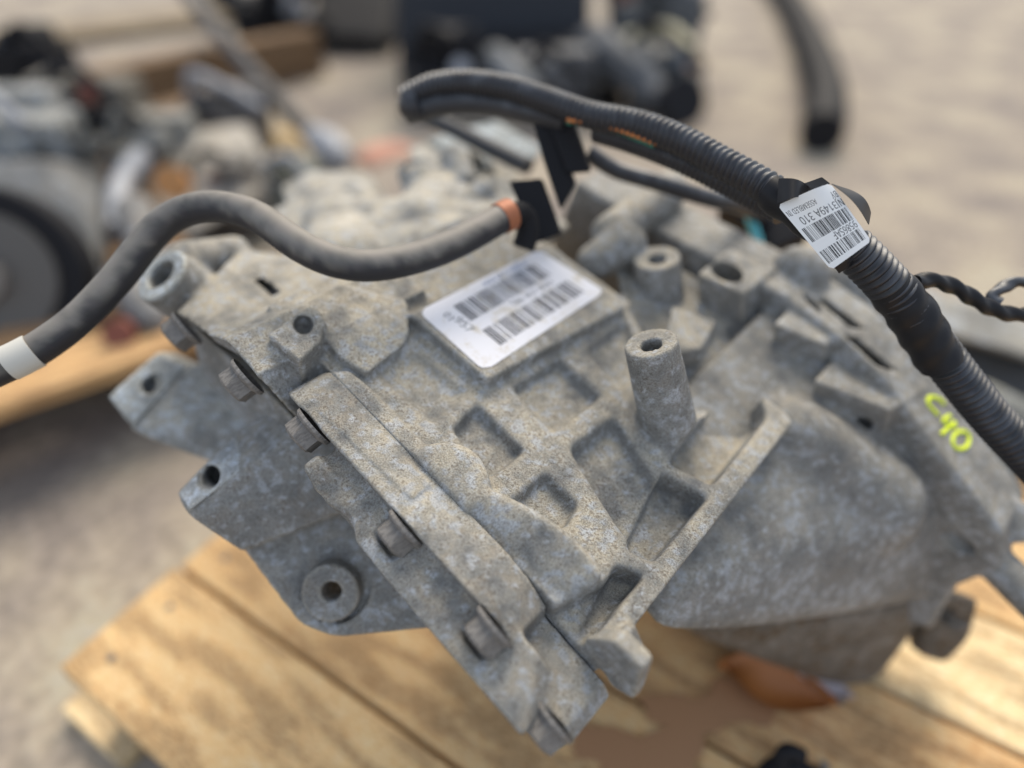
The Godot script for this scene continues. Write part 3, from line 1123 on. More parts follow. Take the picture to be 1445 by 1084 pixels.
	f.hull([Vector3(43.7, -133.7, -339.6), Vector3(79.5, -122.4, -336.6), Vector3(123.4, -119.3, -301.4), Vector3(80.3, -115, -202.6), Vector3(-2.8, -120, -238.3), Vector3(76.8, -208.4, -353.5), Vector3(156, -178.8, -290.9)], 4.0)
	f.hull([Vector3(-4.8, -113, -287.3), Vector3(35.6, -109.5, -288.7), Vector3(14.7, -110.5, -231), Vector3(-16.2, -116.1, -239.2), Vector3(38.1, -158.7, -291.6), Vector3(5.6, -151.6, -301.5)], 4.0)
	f.hull([Vector3(154.7, -90.8, -285.1), Vector3(210.8, -64.6, -223), Vector3(163.8, -35.8, -127), Vector3(129, -44.8, -104), Vector3(86.2, -75.3, -164.3), Vector3(206.2, -130.4, -259.4)], 5.0)
	f.cyl(Vector3(97.5, -49.5, -204.7), Vector3(83.2, -65.2, -162.3), 17, 17, 2)
	f.cyl(Vector3(126.9, -35.4, -188.6), Vector3(113.1, -45.7, -157.8), 13, 13, 2)
	f.cyl(Vector3(114.4, -30.1, -131.7), Vector3(83.2, -47, -129.4), 11, 11, 2)
	f.cyl(Vector3(71.6, -98, -255.8), Vector3(55.5, -97.8, -193.2), 15, 15, 2)
	f.slab([Vector3(86.9, -49.1, -178.1), Vector3(109, -41.8, -167.6), Vector3(98, -53.3, -135.4), Vector3(74.8, -60.9, -144.2)], away * 20, 2.0)
	f.slab([Vector3(128.7, -30.3, -137.6), Vector3(141.2, -28.8, -114.4), Vector3(123.7, -37.7, -105.1), Vector3(111.3, -38.8, -122.9)], away * 20, 2.0)
	f.cap(Vector3(15.1, -84.9, -199.6), Vector3(64.7, -71.2, -149.2), 30, 30)
	f.cap(Vector3(62, -133.4, -265.5), Vector3(-20, -70, -140), 34, 40)
	f.cap(Vector3(145.3, -72.9, -192.2), Vector3(60, -70, -140), 30, 40)
	f.hull([Vector3(-60, -30, -90), Vector3(140, -30, -90), Vector3(140, -20, -40), Vector3(-60, -20, -60), Vector3(-40, -130, -120), Vector3(140, -130, -130), Vector3(100, -40, -190), Vector3(0, -50, -180)], 14.0)
	f.cuts(true, 1.0)
	f.cyl(Vector3(92, -42, -200.9), Vector3(92.2, -54, -191.2), 9.0)
	f.pocket([Vector3(71.6, -119.9, -301.4), Vector3(93.4, -114.1, -284.9), Vector3(70.1, -116, -247.1), Vector3(49.4, -120.5, -258.8)], away * 14, 0.9, 2.0)
	f.pocket([Vector3(150.4, -54.3, -196.4), Vector3(167.1, -48.8, -181.6), Vector3(154.2, -48.3, -159.1), Vector3(138.6, -54.1, -171.4)], away * 16, 0.9, 2.0)
	fields["valve_housing"] = [f, 3.2]

	var meshers := {}
	var threads := []
	for key: String in fields:
		var ms := Mesher.new()
		ms.f = fields[key][0]
		ms.h = fields[key][1]
		meshers[key] = ms
		var th := Thread.new()
		th.start(ms.run)
		threads.append(th)
	for th: Thread in threads:
		th.wait_to_finish()

	var root := thing("gearbox", gear_frame * (Vector3(150.5, -262.9, 352.6) * 0.001), "dusty grey cast gearbox tilted on the pine pallet", "gearbox")
	root.basis = gear_frame.basis
	part("gear_case", field_mesh(meshers.gear_case, 0.85, 0.25), M.cast_aluminium, root, gear_frame)
	part("bell_housing", field_mesh(meshers.bell_housing, 0.4, 0.25), M.cast_aluminium, root, gear_frame)
	part("end_cover", field_mesh(meshers.end_cover, 0.6, 0.5), M.cast_aluminium, root, gear_frame)
	part("mount_bracket", field_mesh(meshers.mount_bracket, 0.2, 0.35), M.cast_aluminium, root, gear_frame)
	part("machined_pad", field_mesh(meshers.machined_pad, 0.1, 0.0, Color(1.35, 1.42, 1.52)), M.cast_aluminium, root, gear_frame)
	part("machined_ring", field_mesh(meshers.machined_ring, 0.2, 0.0, Color(1.4, 1.5, 1.6)), M.cast_aluminium, root, gear_frame)
	part("lug_face", field_mesh(meshers.lug_face, 0.2, 0.0, Color(1.3, 1.4, 1.5)), M.cast_aluminium, root, gear_frame)
	part("mounting_lug", field_mesh(meshers.mounting_lug, 0.4, 0.2, Color(1.15, 1.18, 1.2)), M.cast_aluminium, root, gear_frame)
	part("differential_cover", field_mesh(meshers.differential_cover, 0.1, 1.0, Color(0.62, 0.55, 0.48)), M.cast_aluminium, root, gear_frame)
	var loop := []
	for i in 9:
		var an := TAU * i / 8.0 + 2.0
		loop.append(gear_frame * ((Vector3(45.2, -97.8, -195) + (Vector3(57.3, -94.5, -182.8) - Vector3(45.2, -97.8, -195)) * cos(an) + (Vector3(54.7, -85.5, -207.7) - Vector3(45.2, -97.8, -195)) * sin(an)) * 0.001))
	part("hose_loop", tube(even(spline(loop, 8), 0.003), 12, func(_i: int, _s: float, _r: float, _a: float) -> float: return 0.0062), M.black_plastic, root)
	var pf := Field.new()
	pf.slab([Vector3(166.4, -77.2, -267.3), Vector3(232, -56.6, -236.3), Vector3(213.5, -38.3, -159.3), Vector3(182.8, -46.4, -146.3), Vector3(157.7, -61.4, -198.1)], away * 12, 3.0)
	part("cover_plate", field_mesh(mesh_of(pf, 3.0), 0.2, 0.0, Color(1.3, 1.42, 1.5)), M.cast_aluminium, root, gear_frame)
	part("valve_housing", field_mesh(meshers.valve_housing, 0.9, 0.1, Color(1.2, 1.2, 1.2)), M.cast_aluminium, root, gear_frame)

	# bolts: heads point out of the cover
	var bm := bolt_mesh(0.0135, 0.0095, 0.0092)
	var out_of := Vector3(-0.91, -0.40, -0.06).normalized()
	var turn := Basis(out_of.cross(Vector3.UP).normalized().cross(out_of), out_of, -out_of.cross(Vector3.UP).normalized())
	for q: Array in [[Vector3(-138, -14, -9), 0.3], [Vector3(-138, -14, 67), 0.05], [Vector3(-138, -14, 130), 0.15], [Vector3(-141, -31, 176), 0.4], [Vector3(-146.5, -15, -58), 0.2], [Vector3(-146.7, -38.5, -129), 0.5]]:
		var b := part("bolt", bm, M.bolt_steel, root, gear_frame * Transform3D(turn * Basis(Vector3.UP, q[1]), q[0] * 0.001))
		b.scale = b.scale * 1.32
	# printed label
	var im := Image.create(1024, 512, false, Image.FORMAT_RGB8)
	im.fill(Color(0.93, 0.93, 0.96))
	var ink := Color(0.24, 0.25, 0.28)
	bars(im, 196, 74, 690, 142, ink, 5)
	bars(im, 196, 300, 720, 138, ink, 6)
	print_text(im, "A604 6815 0957 41", Vector2(470, 58), Vector2(1, 0), 34, Color(0.36, 0.44, 0.62))
	print_text(im, "T86 957 0941", Vector2(480, 280), Vector2(1, 0), 44, ink)
	print_text(im, "01", Vector2(96, 92), Vector2(0, 1), 44, ink)
	print_text(im, "957", Vector2(120, 156), Vector2(0, 1), 52, ink)
	for y in 512:
		for x in 1024:
			var q := Vector3(x * 0.3, y * 0.3, 0.0)
			var g := 0.5 + 0.5 * noise_wide.get_noise_3dv(q) + 0.35 * noise_mid.get_noise_3dv(q * 2.0)
			im.set_pixel(x, y, im.get_pixel(x, y) * mixc(Color.WHITE, Color(0.90, 0.87, 0.80), smooth(0.5, 1.0, g)))
	var lm := mat("label_paper", Color.WHITE, 0.7)
	lm.albedo_color = Color(0.94, 0.935, 0.92)
	lm.metallic_specular = 0.25
	lm.albedo_texture = ImageTexture.create_from_image(im)
	var cs := [Vector3(-48.9, 0.1, -32.4), Vector3(-48.5, 0.1, 25.5), Vector3(66.5, 0.1, 24.3), Vector3(58.4, 0.1, -30.9)]
	part("label", sheet(func(u: float, v: float) -> Vector3: return ((cs[0] as Vector3).lerp(cs[3], u)).lerp((cs[1] as Vector3).lerp(cs[2], u), v) * 0.001, 0.05, 0.1, 0.00012), lm, root, gear_frame)
	# yellow marker writing on the bell rim
	var bell: Field = fields["bell_housing"][0]
	var strokes := [
		[Vector2(1332, 571), Vector2(1325, 563.5), Vector2(1313, 560.5), Vector2(1309, 567), Vector2(1313, 575), Vector2(1323, 585.5)],
		[Vector2(1340, 587), Vector2(1330, 595), Vector2(1348.5, 602.5)], [Vector2(1347, 596), Vector2(1328, 613.5)],
		[Vector2(1357, 609), Vector2(1348, 612), Vector2(1344, 622), Vector2(1347, 631), Vector2(1356, 634), Vector2(1365, 629), Vector2(1367, 618), Vector2(1362, 610), Vector2(1357, 609)]]
	var eye := Vector3(-241.6, 277.7, 163.2)
	var mark_x := Vector3(666.9, -297.3, 281.6) - Vector3(253.3, -411, -138)
	var mark_y := Vector3(206.1, -472.5, -74.8) - Vector3(253.3, -411, -138)
	var mark_z := Vector3(253.3, -411, -138) - Vector3(-241.6, 277.7, 163.2)
	var st := SurfaceTool.new()
	st.begin(Mesh.PRIMITIVE_TRIANGLES)
	for s: Array in strokes:
		var line := []
		for q: Vector2 in s:
			var dir := mark_z + mark_x * ((q.x - 722.5) / 600.0) + mark_y * ((q.y - 542.0) / 100.0)
			line.append(bell.hit(eye + dir * 0.35, eye + dir * 0.8) * 0.001)
		var tm := tube(spline(line, 5), 8, func(_i: int, _s: float, _r: float, _a: float) -> float: return 0.0015)
		st.append_from(tm, 0, Transform3D())
	tag(part("painted_mark", st.commit(), M.yellow_paint, root, gear_frame), "bright yellow hand-written C40", "")


# a thin sheet with rounded corners: PLACE(u, v) -> point; U_R, V_R corner radii as shares
func sheet(place: Callable, ur: float, vr: float, thick: float, n := 24) -> ArrayMesh:
	var pos := PackedVector3Array()
	var nor := PackedVector3Array()
	var uv := PackedVector2Array()
	var idx := PackedInt32Array()
	for side in 2:
		for j in n + 1:
			for i in n + 1:
				var u := float(i) / n
				var v := float(j) / n
				# squeeze the rows near the ends so that the corners are round
				var dv := minf(v, 1.0 - v)
				var inset := 0.0
				if dv < vr:
					inset = ur * (1.0 - sqrt(maxf(0.0, 1.0 - pow(1.0 - dv / vr, 2.0))))
				var uu := inset + u * (1.0 - 2.0 * inset)
				var p: Vector3 = place.call(uu, v)
				var e := 0.004
				var tu: Vector3 = place.call(uu + e, v) - place.call(uu - e, v)
				var tv: Vector3 = place.call(uu, v + e) - place.call(uu, v - e)
				var nn := tv.cross(tu).normalized()
				if side == 1:
					pos.append(p - nn * thick)
					nor.append(-nn)
				else:
					pos.append(p)
					nor.append(nn)
				uv.append(Vector2(uu, v))
	var w := n + 1
	for side in 2:
		for j in n:
			for i in n:
				var a := side * w * w + j * w + i
				if side == 0:
					idx.append_array([a, a + 1, a + w, a + 1, a + w + 1, a + w])
				else:
					idx.append_array([a, a + w, a + 1, a + 1, a + w, a + w + 1])
	return arrays_mesh(pos, nor, idx, PackedColorArray(), uv)


func hose_and_harness() -> void:
	# ---------------------------------------------------------------- breather hose
	var path := [Vector3(-0.3, 0.4824, -0.2635), Vector3(-0.2849, 0.4854, -0.2726), Vector3(-0.2687, 0.4892, -0.285), Vector3(-0.2492, 0.4983, -0.3031), Vector3(-0.2304, 0.5131, -0.3246), Vector3(-0.2132, 0.5302, -0.3468), Vector3(-0.1964, 0.5399, -0.3549), Vector3(-0.174, 0.5441, -0.3545), Vector3(-0.1474, 0.5424, -0.3439), Vector3(-0.121, 0.534, -0.3264), Vector3(-0.1002, 0.5284, -0.3178), Vector3(-0.079, 0.5248, -0.3187), Vector3(-0.0545, 0.5235, -0.3307), Vector3(-0.0309, 0.5247, -0.3487), Vector3(-0.0047, 0.5274, -0.3757)]
	var line := even(spline(path, 16), 0.0025)
	var hose := thing("breather_hose", line[line.size() - 1], "dusty black rubber hose arching over the gearbox case", "hose")
	var dusty := func(p: Vector3, n: Vector3, _s: float) -> Color:
		var q := p * 1000.0
		var w := noise_wide.get_noise_3dv(q)
		var m := noise_mid.get_noise_3dv(q)
		var d := smooth(0.25, 1.2, n.y * 0.9 + 0.25 + 0.3 * w + 0.45 * m) * 0.5
		return mixc(Color(0.022, 0.022, 0.025), Color(0.38, 0.345, 0.29), d)
	part("tube", tube(line, 28, func(_i: int, _s: float, r: float, _a: float) -> float: return 0.0091 + 0.00012 * sin(r * 60.0), dusty), M.rubber, hose)
	part("end_clip", tube(PackedVector3Array([Vector3(-0.0073, 0.527, -0.3734), Vector3(-0.0042, 0.5277, -0.376), Vector3(-0.0011, 0.5278, -0.3787)]), 24, func(_i: int, _s: float, _r: float, _a: float) -> float: return 0.0101), M.copper_clip, hose)
	part("pale_band", tube(PackedVector3Array([Vector3(-0.2787, 0.4871, -0.2767), Vector3(-0.2736, 0.4883, -0.2803), Vector3(-0.2676, 0.4898, -0.2855)]), 24, func(_i: int, _s: float, _r: float, _a: float) -> float: return 0.0099), M.pale_tape, hose)
	part("elbow", tube(even(spline([Vector3(-0.0029, 0.5272, -0.3782), Vector3(0.0071, 0.523, -0.389), Vector3(0.0105, 0.5126, -0.3868), Vector3(0.0073, 0.5027, -0.3811)], 8), 0.003), 18, func(_i: int, _s: float, _r: float, _a: float) -> float: return 0.0075), M.black_plastic, hose)

	# ---------------------------------------------------------------- wiring harness
	var har := thing("wiring_harness", Vector3(0.207, 0.514, -0.3097), "black ribbed wiring harness with white barcode tag lying over the gearbox", "wiring harness")
	var grimy := func(p: Vector3, n: Vector3, _s: float) -> Color:
		var w := noise_mid.get_noise_3dv(p * 1000.0)
		return mixc(Color(0.020, 0.021, 0.025), Color(0.16, 0.17, 0.185), smooth(0.3, 1.1, n.y + 0.7 * w) * 0.4)
	var ribbed := func(r0: float, pitch: float) -> Callable:
		return func(_i: int, _s: float, r: float, _a: float) -> float:
			return r0 * (1.0 + 0.085 * clampf(1.7 * sin(r / pitch * TAU), -1.0, 1.0))
	line = even(spline([Vector3(-0.0786, 0.5637, -0.495), Vector3(-0.0578, 0.5732, -0.4925), Vector3(-0.0314, 0.578, -0.4835), Vector3(-0.0037, 0.5787, -0.4684), Vector3(0.0224, 0.5769, -0.4473), Vector3(0.049, 0.5741, -0.4254), Vector3(0.0779, 0.5742, -0.4058), Vector3(0.1003, 0.572, -0.3845), Vector3(0.121, 0.5669, -0.3619), Vector3(0.1379, 0.5632, -0.3405), Vector3(0.1477, 0.5598, -0.326)], 16), 0.0007)
	part("conduit", tube(line, 22, ribbed.call(0.0083, 0.0042), grimy), M.conduit, har)
	line = even(spline([Vector3(-0.0778, 0.5541, -0.4935), Vector3(-0.0478, 0.5628, -0.4877), Vector3(-0.0164, 0.5659, -0.4772), Vector3(0.0134, 0.566, -0.4577), Vector3(0.037, 0.5648, -0.4436)], 12), 0.002)
	part("smooth_conduit", tube(line, 20, func(_i: int, _s: float, _r: float, _a: float) -> float: return 0.0085, grimy), M.conduit, har)
	part("end_cap", tube(even(spline([Vector3(-0.0824, 0.5577, -0.4951), Vector3(-0.0747, 0.5591, -0.4937), Vector3(-0.0661, 0.5613, -0.493)], 6), 0.002), 20, func(_i: int, s: float, _r: float, _a: float) -> float: return 0.0125 * sqrt(clampf(s * 1.6 + 0.25, 0.0, 1.0)), grimy), M.conduit, har)
	line = even(spline([Vector3(0.0564, 0.5606, -0.4336), Vector3(0.0767, 0.5601, -0.4162), Vector3(0.1004, 0.5579, -0.3949), Vector3(0.1223, 0.554, -0.3733), Vector3(0.1413, 0.5505, -0.3508), Vector3(0.1517, 0.5491, -0.3352)], 14), 0.0007)
	part("conduit", tube(line, 20, ribbed.call(0.0068, 0.0036), grimy), M.conduit, har)
	line = even(spline([Vector3(0.0549, 0.5373, -0.4598), Vector3(0.0757, 0.5268, -0.4536), Vector3(0.1061, 0.5205, -0.4457), Vector3(0.1449, 0.5077, -0.448), Vector3(0.1819, 0.49, -0.4723), Vector3(0.2177, 0.4614, -0.507)], 12), 0.002)
	part("cable", tube(line, 14, func(_i: int, _s: float, _r: float, _a: float) -> float: return 0.0062, grimy), M.conduit, har)
	for q: Array in [["orange_wire", 158.0, 0.0], ["green_wire", 169.0, 0.004], ["orange_wire", 163.0, 0.008]]:
		var dy := (float(q[1]) - 158.0) * -0.00048
		line = even(spline([Vector3(0.0359, 0.5733, -0.4338) + Vector3(0, dy, q[2]), Vector3(0.0534, 0.574, -0.424) + Vector3(0, dy, q[2]), Vector3(0.07, 0.5732, -0.4115) + Vector3(0, dy, q[2]), Vector3(0.0901, 0.5698, -0.397) + Vector3(0, dy, q[2])], 8), 0.003)
		part(q[0], tube(line, 8, func(_i: int, _s: float, _r: float, _a: float) -> float: return 0.0015), M[q[0]], har)
	# taped trunk, then ribbed to the lower right
	line = even(spline([Vector3(0.141, 0.5605, -0.3356), Vector3(0.153, 0.5562, -0.3216), Vector3(0.1662, 0.5502, -0.3113), Vector3(0.1812, 0.5395, -0.3024)], 14), 0.002)
	part("tape_wrap", tube(line, 24, func(_i: int, s: float, r: float, a: float) -> float: return 0.0102 + 0.0006 * sin(r * 330.0 + a) + 0.001 * sin(a * 2.0 + s * 3.0)), M.black_tape, har)
	line = even(spline([Vector3(0.1793, 0.5436, -0.3058), Vector3(0.1948, 0.5317, -0.3011), Vector3(0.2109, 0.518, -0.2974), Vector3(0.2248, 0.5037, -0.2932)], 14), 0.0007)
	part("conduit", tube(line, 24, ribbed.call(0.0106, 0.0042), grimy), M.conduit, har)
	line = even(spline([Vector3(0.2028, 0.525, -0.3006), Vector3(0.2192, 0.5099, -0.2958), Vector3(0.2333, 0.4938, -0.2901), Vector3(0.2444, 0.4803, -0.284)], 14), 0.002)
	part("tape_wrap", tube(line, 24, func(_i: int, s: float, r: float, a: float) -> float: return 0.0128 + 0.0005 * sin(r * 420.0 + 2.0 * a) - 0.002 * absf(s - 0.5)), M.black_tape, har)
	line = even(spline([Vector3(0.237, 0.4914, -0.2907), Vector3(0.2545, 0.4744, -0.283), Vector3(0.2728, 0.4571, -0.275), Vector3(0.2907, 0.4414, -0.267), Vector3(0.3089, 0.4264, -0.2584), Vector3(0.3283, 0.4096, -0.2482)], 14), 0.0007)
	part("conduit", tube(line, 24, ribbed.call(0.0106, 0.0042), grimy), M.conduit, har)
	# twisted branch that leaves to the side and curls back
	line = even(spline([Vector3(0.222, 0.5219, -0.3058), Vector3(0.2356, 0.5204, -0.3098), Vector3(0.251, 0.515, -0.3105), Vector3(0.2679, 0.5063, -0.3085), Vector3(0.2824, 0.5006, -0.3076), Vector3(0.2991, 0.498, -0.3093), Vector3(0.3131, 0.5013, -0.3147)], 14), 0.0012)
	part("branch", tube(line, 16, func(_i: int, _s: float, r: float, a: float) -> float: return 0.0042 + 0.0006 * sin(a * 2.0 + r * 420.0)), M.black_tape, har)
	line = even(spline([Vector3(0.3131, 0.5013, -0.3147), Vector3(0.3065, 0.5091, -0.3225), Vector3(0.2957, 0.5115, -0.3232), Vector3(0.2851, 0.51, -0.3194), Vector3(0.277, 0.5067, -0.314), Vector3(0.2804, 0.5046, -0.3096)], 12), 0.0012)
	part("branch", tube(line, 14, func(_i: int, _s: float, r: float, a: float) -> float: return 0.0034 + 0.0006 * sin(a * 2.0 + r * 420.0), grimy), M.conduit, har)
	line = even(spline([Vector3(-0.0883, 0.5144, -0.6233), Vector3(-0.0536, 0.5082, -0.5985), Vector3(-0.0206, 0.5007, -0.5726), Vector3(0.0156, 0.4947, -0.5415)], 10), 0.004)
	part("cable", tube(line, 12, func(_i: int, _s: float, _r: float, _a: float) -> float: return 0.0075), M.conduit_plain, har)
	# folded tape end and barcode tag
	var c00 := Vector3(0.1357, 0.5657, -0.3086)
	var c10 := Vector3(0.1588, 0.5772, -0.3079)
	var c01 := Vector3(0.1612, 0.5421, -0.2837)
	var c11 := Vector3(0.1793, 0.5553, -0.2895)
	var out := ((c10 - c00).cross(c01 - c00)).normalized()
	if out.y < 0.0:
		out = -out
	var face := func(u: float, v: float) -> Vector3:
		var p: Vector3 = c00.lerp(c10, u).lerp(c01.lerp(c11, u), v)
		return p + out * (0.0028 * sin(u * PI) * (1.0 - 0.4 * v) - 0.0022 * sin((u * 1.7 + 0.2) * PI) * (1.0 - v) * (1.0 - v))
	var im := Image.create(640, 512, false, Image.FORMAT_RGB8)
	im.fill(Color(0.90, 0.895, 0.88))
	var ink := Color(0.09, 0.085, 0.08)
	var ga := Vector2(-1, 0)
	print_text(im, "ASSEMBLED IN", Vector2(372, 62), ga, 40, ink, 0.95)
	print_text(im, "BY", Vector2(630, 62), ga, 52, ink)
	print_text(im, "NJ3149A 310", Vector2(636, 118), ga, 56, ink, 1.25)
	bars(im, 40, 204, 570, 106, ink, 6)
	print_text(im, "9586SAF", Vector2(610, 318), ga, 54, ink, 1.15)
	bars(im, 30, 382, 570, 92, ink, 6)
	var tm := mat("tag_paper", Color.WHITE, 0.35)
	tm.albedo_texture = ImageTexture.create_from_image(im)
	part("barcode_tag", sheet(face, 0.06, 0.07, 0.0002), tm, har)
	# the black film that carries the tag, sticking up as an open loop and a flap
	var loop := func(a0: Vector3, a1: Vector3, b0: Vector3, b1: Vector3, bow: float) -> Callable:
		return func(u: float, v: float) -> Vector3:
			return a0.lerp(a1, u).lerp(b0.lerp(b1, u), v) + out * bow * sin(u * PI)
	part("tape_flap", sheet(loop.call(Vector3(0.1361, 0.5655, -0.3098), Vector3(0.1524, 0.567, -0.315), Vector3(0.1381, 0.5743, -0.3211), Vector3(0.1557, 0.5693, -0.3222), 0.009), 0.02, 0.02, 0.0002), M.black_tape, har)
	part("tape_flap", sheet(loop.call(Vector3(0.1363, 0.5653, -0.3103), Vector3(0.1596, 0.5766, -0.3093), Vector3(0.1397, 0.5703, -0.3217), Vector3(0.159, 0.5761, -0.3187), -0.010), 0.02, 0.02, 0.0002), M.black_tape, har)
	part("tape_flap", sheet(loop.call(Vector3(0.1598, 0.5764, -0.3098), Vector3(0.1818, 0.5581, -0.301), Vector3(0.1751, 0.5698, -0.3174), Vector3(0.1874, 0.5595, -0.3126), 0.008), 0.02, 0.02, 0.0002), M.black_tape, har)
	part("tape_flap", sheet(loop.call(Vector3(0.1664, 0.5401, -0.2937), Vector3(0.1848, 0.5506, -0.3), Vector3(0.1723, 0.5336, -0.2948), Vector3(0.1838, 0.5384, -0.3014), 0.003), 0.02, 0.02, 0.0002), M.black_tape, har)

	# ---------------------------------------------------------------- black plastic holder between hose and harness
	var hold := thing("harness_holder", Vector3(0.033, 0.5016, -0.4037), "black plastic S shaped harness holder standing behind the white label", "cable holder")
	var bar := func(a: Array, deep: Vector3) -> ArrayMesh:
		var f := Field.new()
		var pts := []
		for q: Vector3 in a:
			pts.append(q * 1000.0)
			pts.append((q + deep) * 1000.0)
		f.hull(pts, 2.0)
		var ms := Mesher.new()
		ms.f = f
		ms.h = 1.6
		ms.run()
		return plain_field_mesh(ms)
	var deep := Vector3(0.01, -0.03, -0.02)
	part("connector", bar.call([Vector3(0.1801, 0.468, -0.5322), Vector3(0.2063, 0.4797, -0.529), Vector3(0.247, 0.4609, -0.487), Vector3(0.2176, 0.45, -0.4779)], deep), M.black_plastic, har)
	part("connector_lock", bar.call([Vector3(0.1929, 0.4748, -0.4948), Vector3(0.2008, 0.4766, -0.495), Vector3(0.2077, 0.457, -0.4746), Vector3(0.2, 0.4547, -0.474)], deep * 0.3), M.teal_plastic, har)
	var back := Vector3(0.002, -0.002, -0.006)
	part("tab", bar.call([Vector3(0.0227, 0.5655, -0.4443), Vector3(0.0397, 0.569, -0.4446), Vector3(0.0533, 0.538, -0.4212), Vector3(0.0372, 0.5362, -0.4223)], back), M.black_plastic, hold)
	part("strap", bar.call([Vector3(0.0133, 0.5621, -0.4492), Vector3(0.0268, 0.5642, -0.4484), Vector3(0.0436, 0.5293, -0.4244), Vector3(0.033, 0.5128, -0.4131), Vector3(0.0202, 0.5413, -0.4344)], back), M.black_plastic, hold)
	part("tab", bar.call([Vector3(-0.0031, 0.5317, -0.4211), Vector3(0.02, 0.5332, -0.4224), Vector3(0.0338, 0.5025, -0.4018), Vector3(0.0158, 0.4969, -0.3972)], back), M.black_plastic, hold)


# ------------------------------------------------------------------ what stands around it in the yard, out of focus
func mesh_of(f: Field, h: float) -> Mesher:
	var ms := Mesher.new()
	ms.f = f
	ms.h = h
	ms.run()
	return ms

func lump(called: String, f: Field, h: float, parent: Node3D, m: Material, dusty := 0.4, grime := 0.5, tint := Color.WHITE) -> void:
	var ms := mesh_of(f, h)
	var col := PackedColorArray()
	for i in ms.pos.size():
		col.append(cast_colour(ms.pos[i] * 0.25, ms.nor[i], dusty, grime) * tint)
		ms.pos[i] *= 0.001
	part(called, arrays_mesh(ms.pos, ms.nor, ms.idx, col), m, parent)

func mm(list: Array) -> Array:
	var out := []
	for q: Vector3 in list:
		out.append(q * 1000.0)
	return out

func solid(called: String, parent: Node3D, pts: Array, r: float, h: float, m: Material, dusty := 0.4, grime := 0.4, tint := Color.WHITE) -> void:
	var f := Field.new()
	f.hull(mm(pts), r)
	lump(called, f, h, parent, m, dusty, grime, tint)

# a hull whose far side is the near face pushed back along BACK
func block(called: String, parent: Node3D, pts: Array, back: Vector3, r: float, h: float, m: Material, dusty := 0.4, grime := 0.4, tint := Color.WHITE) -> void:
	var all := pts.duplicate()
	for q: Vector3 in pts:
		all.append(q + back)
	solid(called, parent, all, r, h, m, dusty, grime, tint)

func pipe(called: String, parent: Node3D, pts: Array, r: float, m: Material) -> void:
	part(called, tube(even(spline(pts, 10), maxf(r * 0.3, 0.003)), 16, func(_i: int, _s: float, _r: float, _a: float) -> float: return r), m, parent)

func disc(called: String, parent: Node3D, c: Vector3, n: Vector3, r: float, wide: float, m: Material) -> void:
	var q := CylinderMesh.new()
	q.top_radius = r * 0.97
	q.bottom_radius = r
	q.height = wide
	q.radial_segments = 40
	part(called, q, m, parent, Transform3D(Basis(Quaternion(Vector3.UP, n.normalized())), c))

func leaf(called: String, c: Vector3, along: Vector3, length: float, wide: float, curl: float, m: Material, label: String) -> void:
	var side := along.cross(Vector3.UP).normalized()
	var place := func(u: float, v: float) -> Vector3:
		var w := wide * pow(sin(clampf(u, 0.02, 0.98) * PI), 0.7)
		var s := v - 0.5
		return along * (u - 0.5) * length + side * s * w + Vector3.UP * (0.003 + curl * (s * s * 3.0 + 0.25 * sin(u * 7.0 + s * 3.0) + 0.25))
	var o := part(called, sheet(place, 0.0, 0.01, 0.0005, 18), m, null, Transform3D(Basis(), c))
	tag(o, label, "leaf", "dry leaves on the pallet")

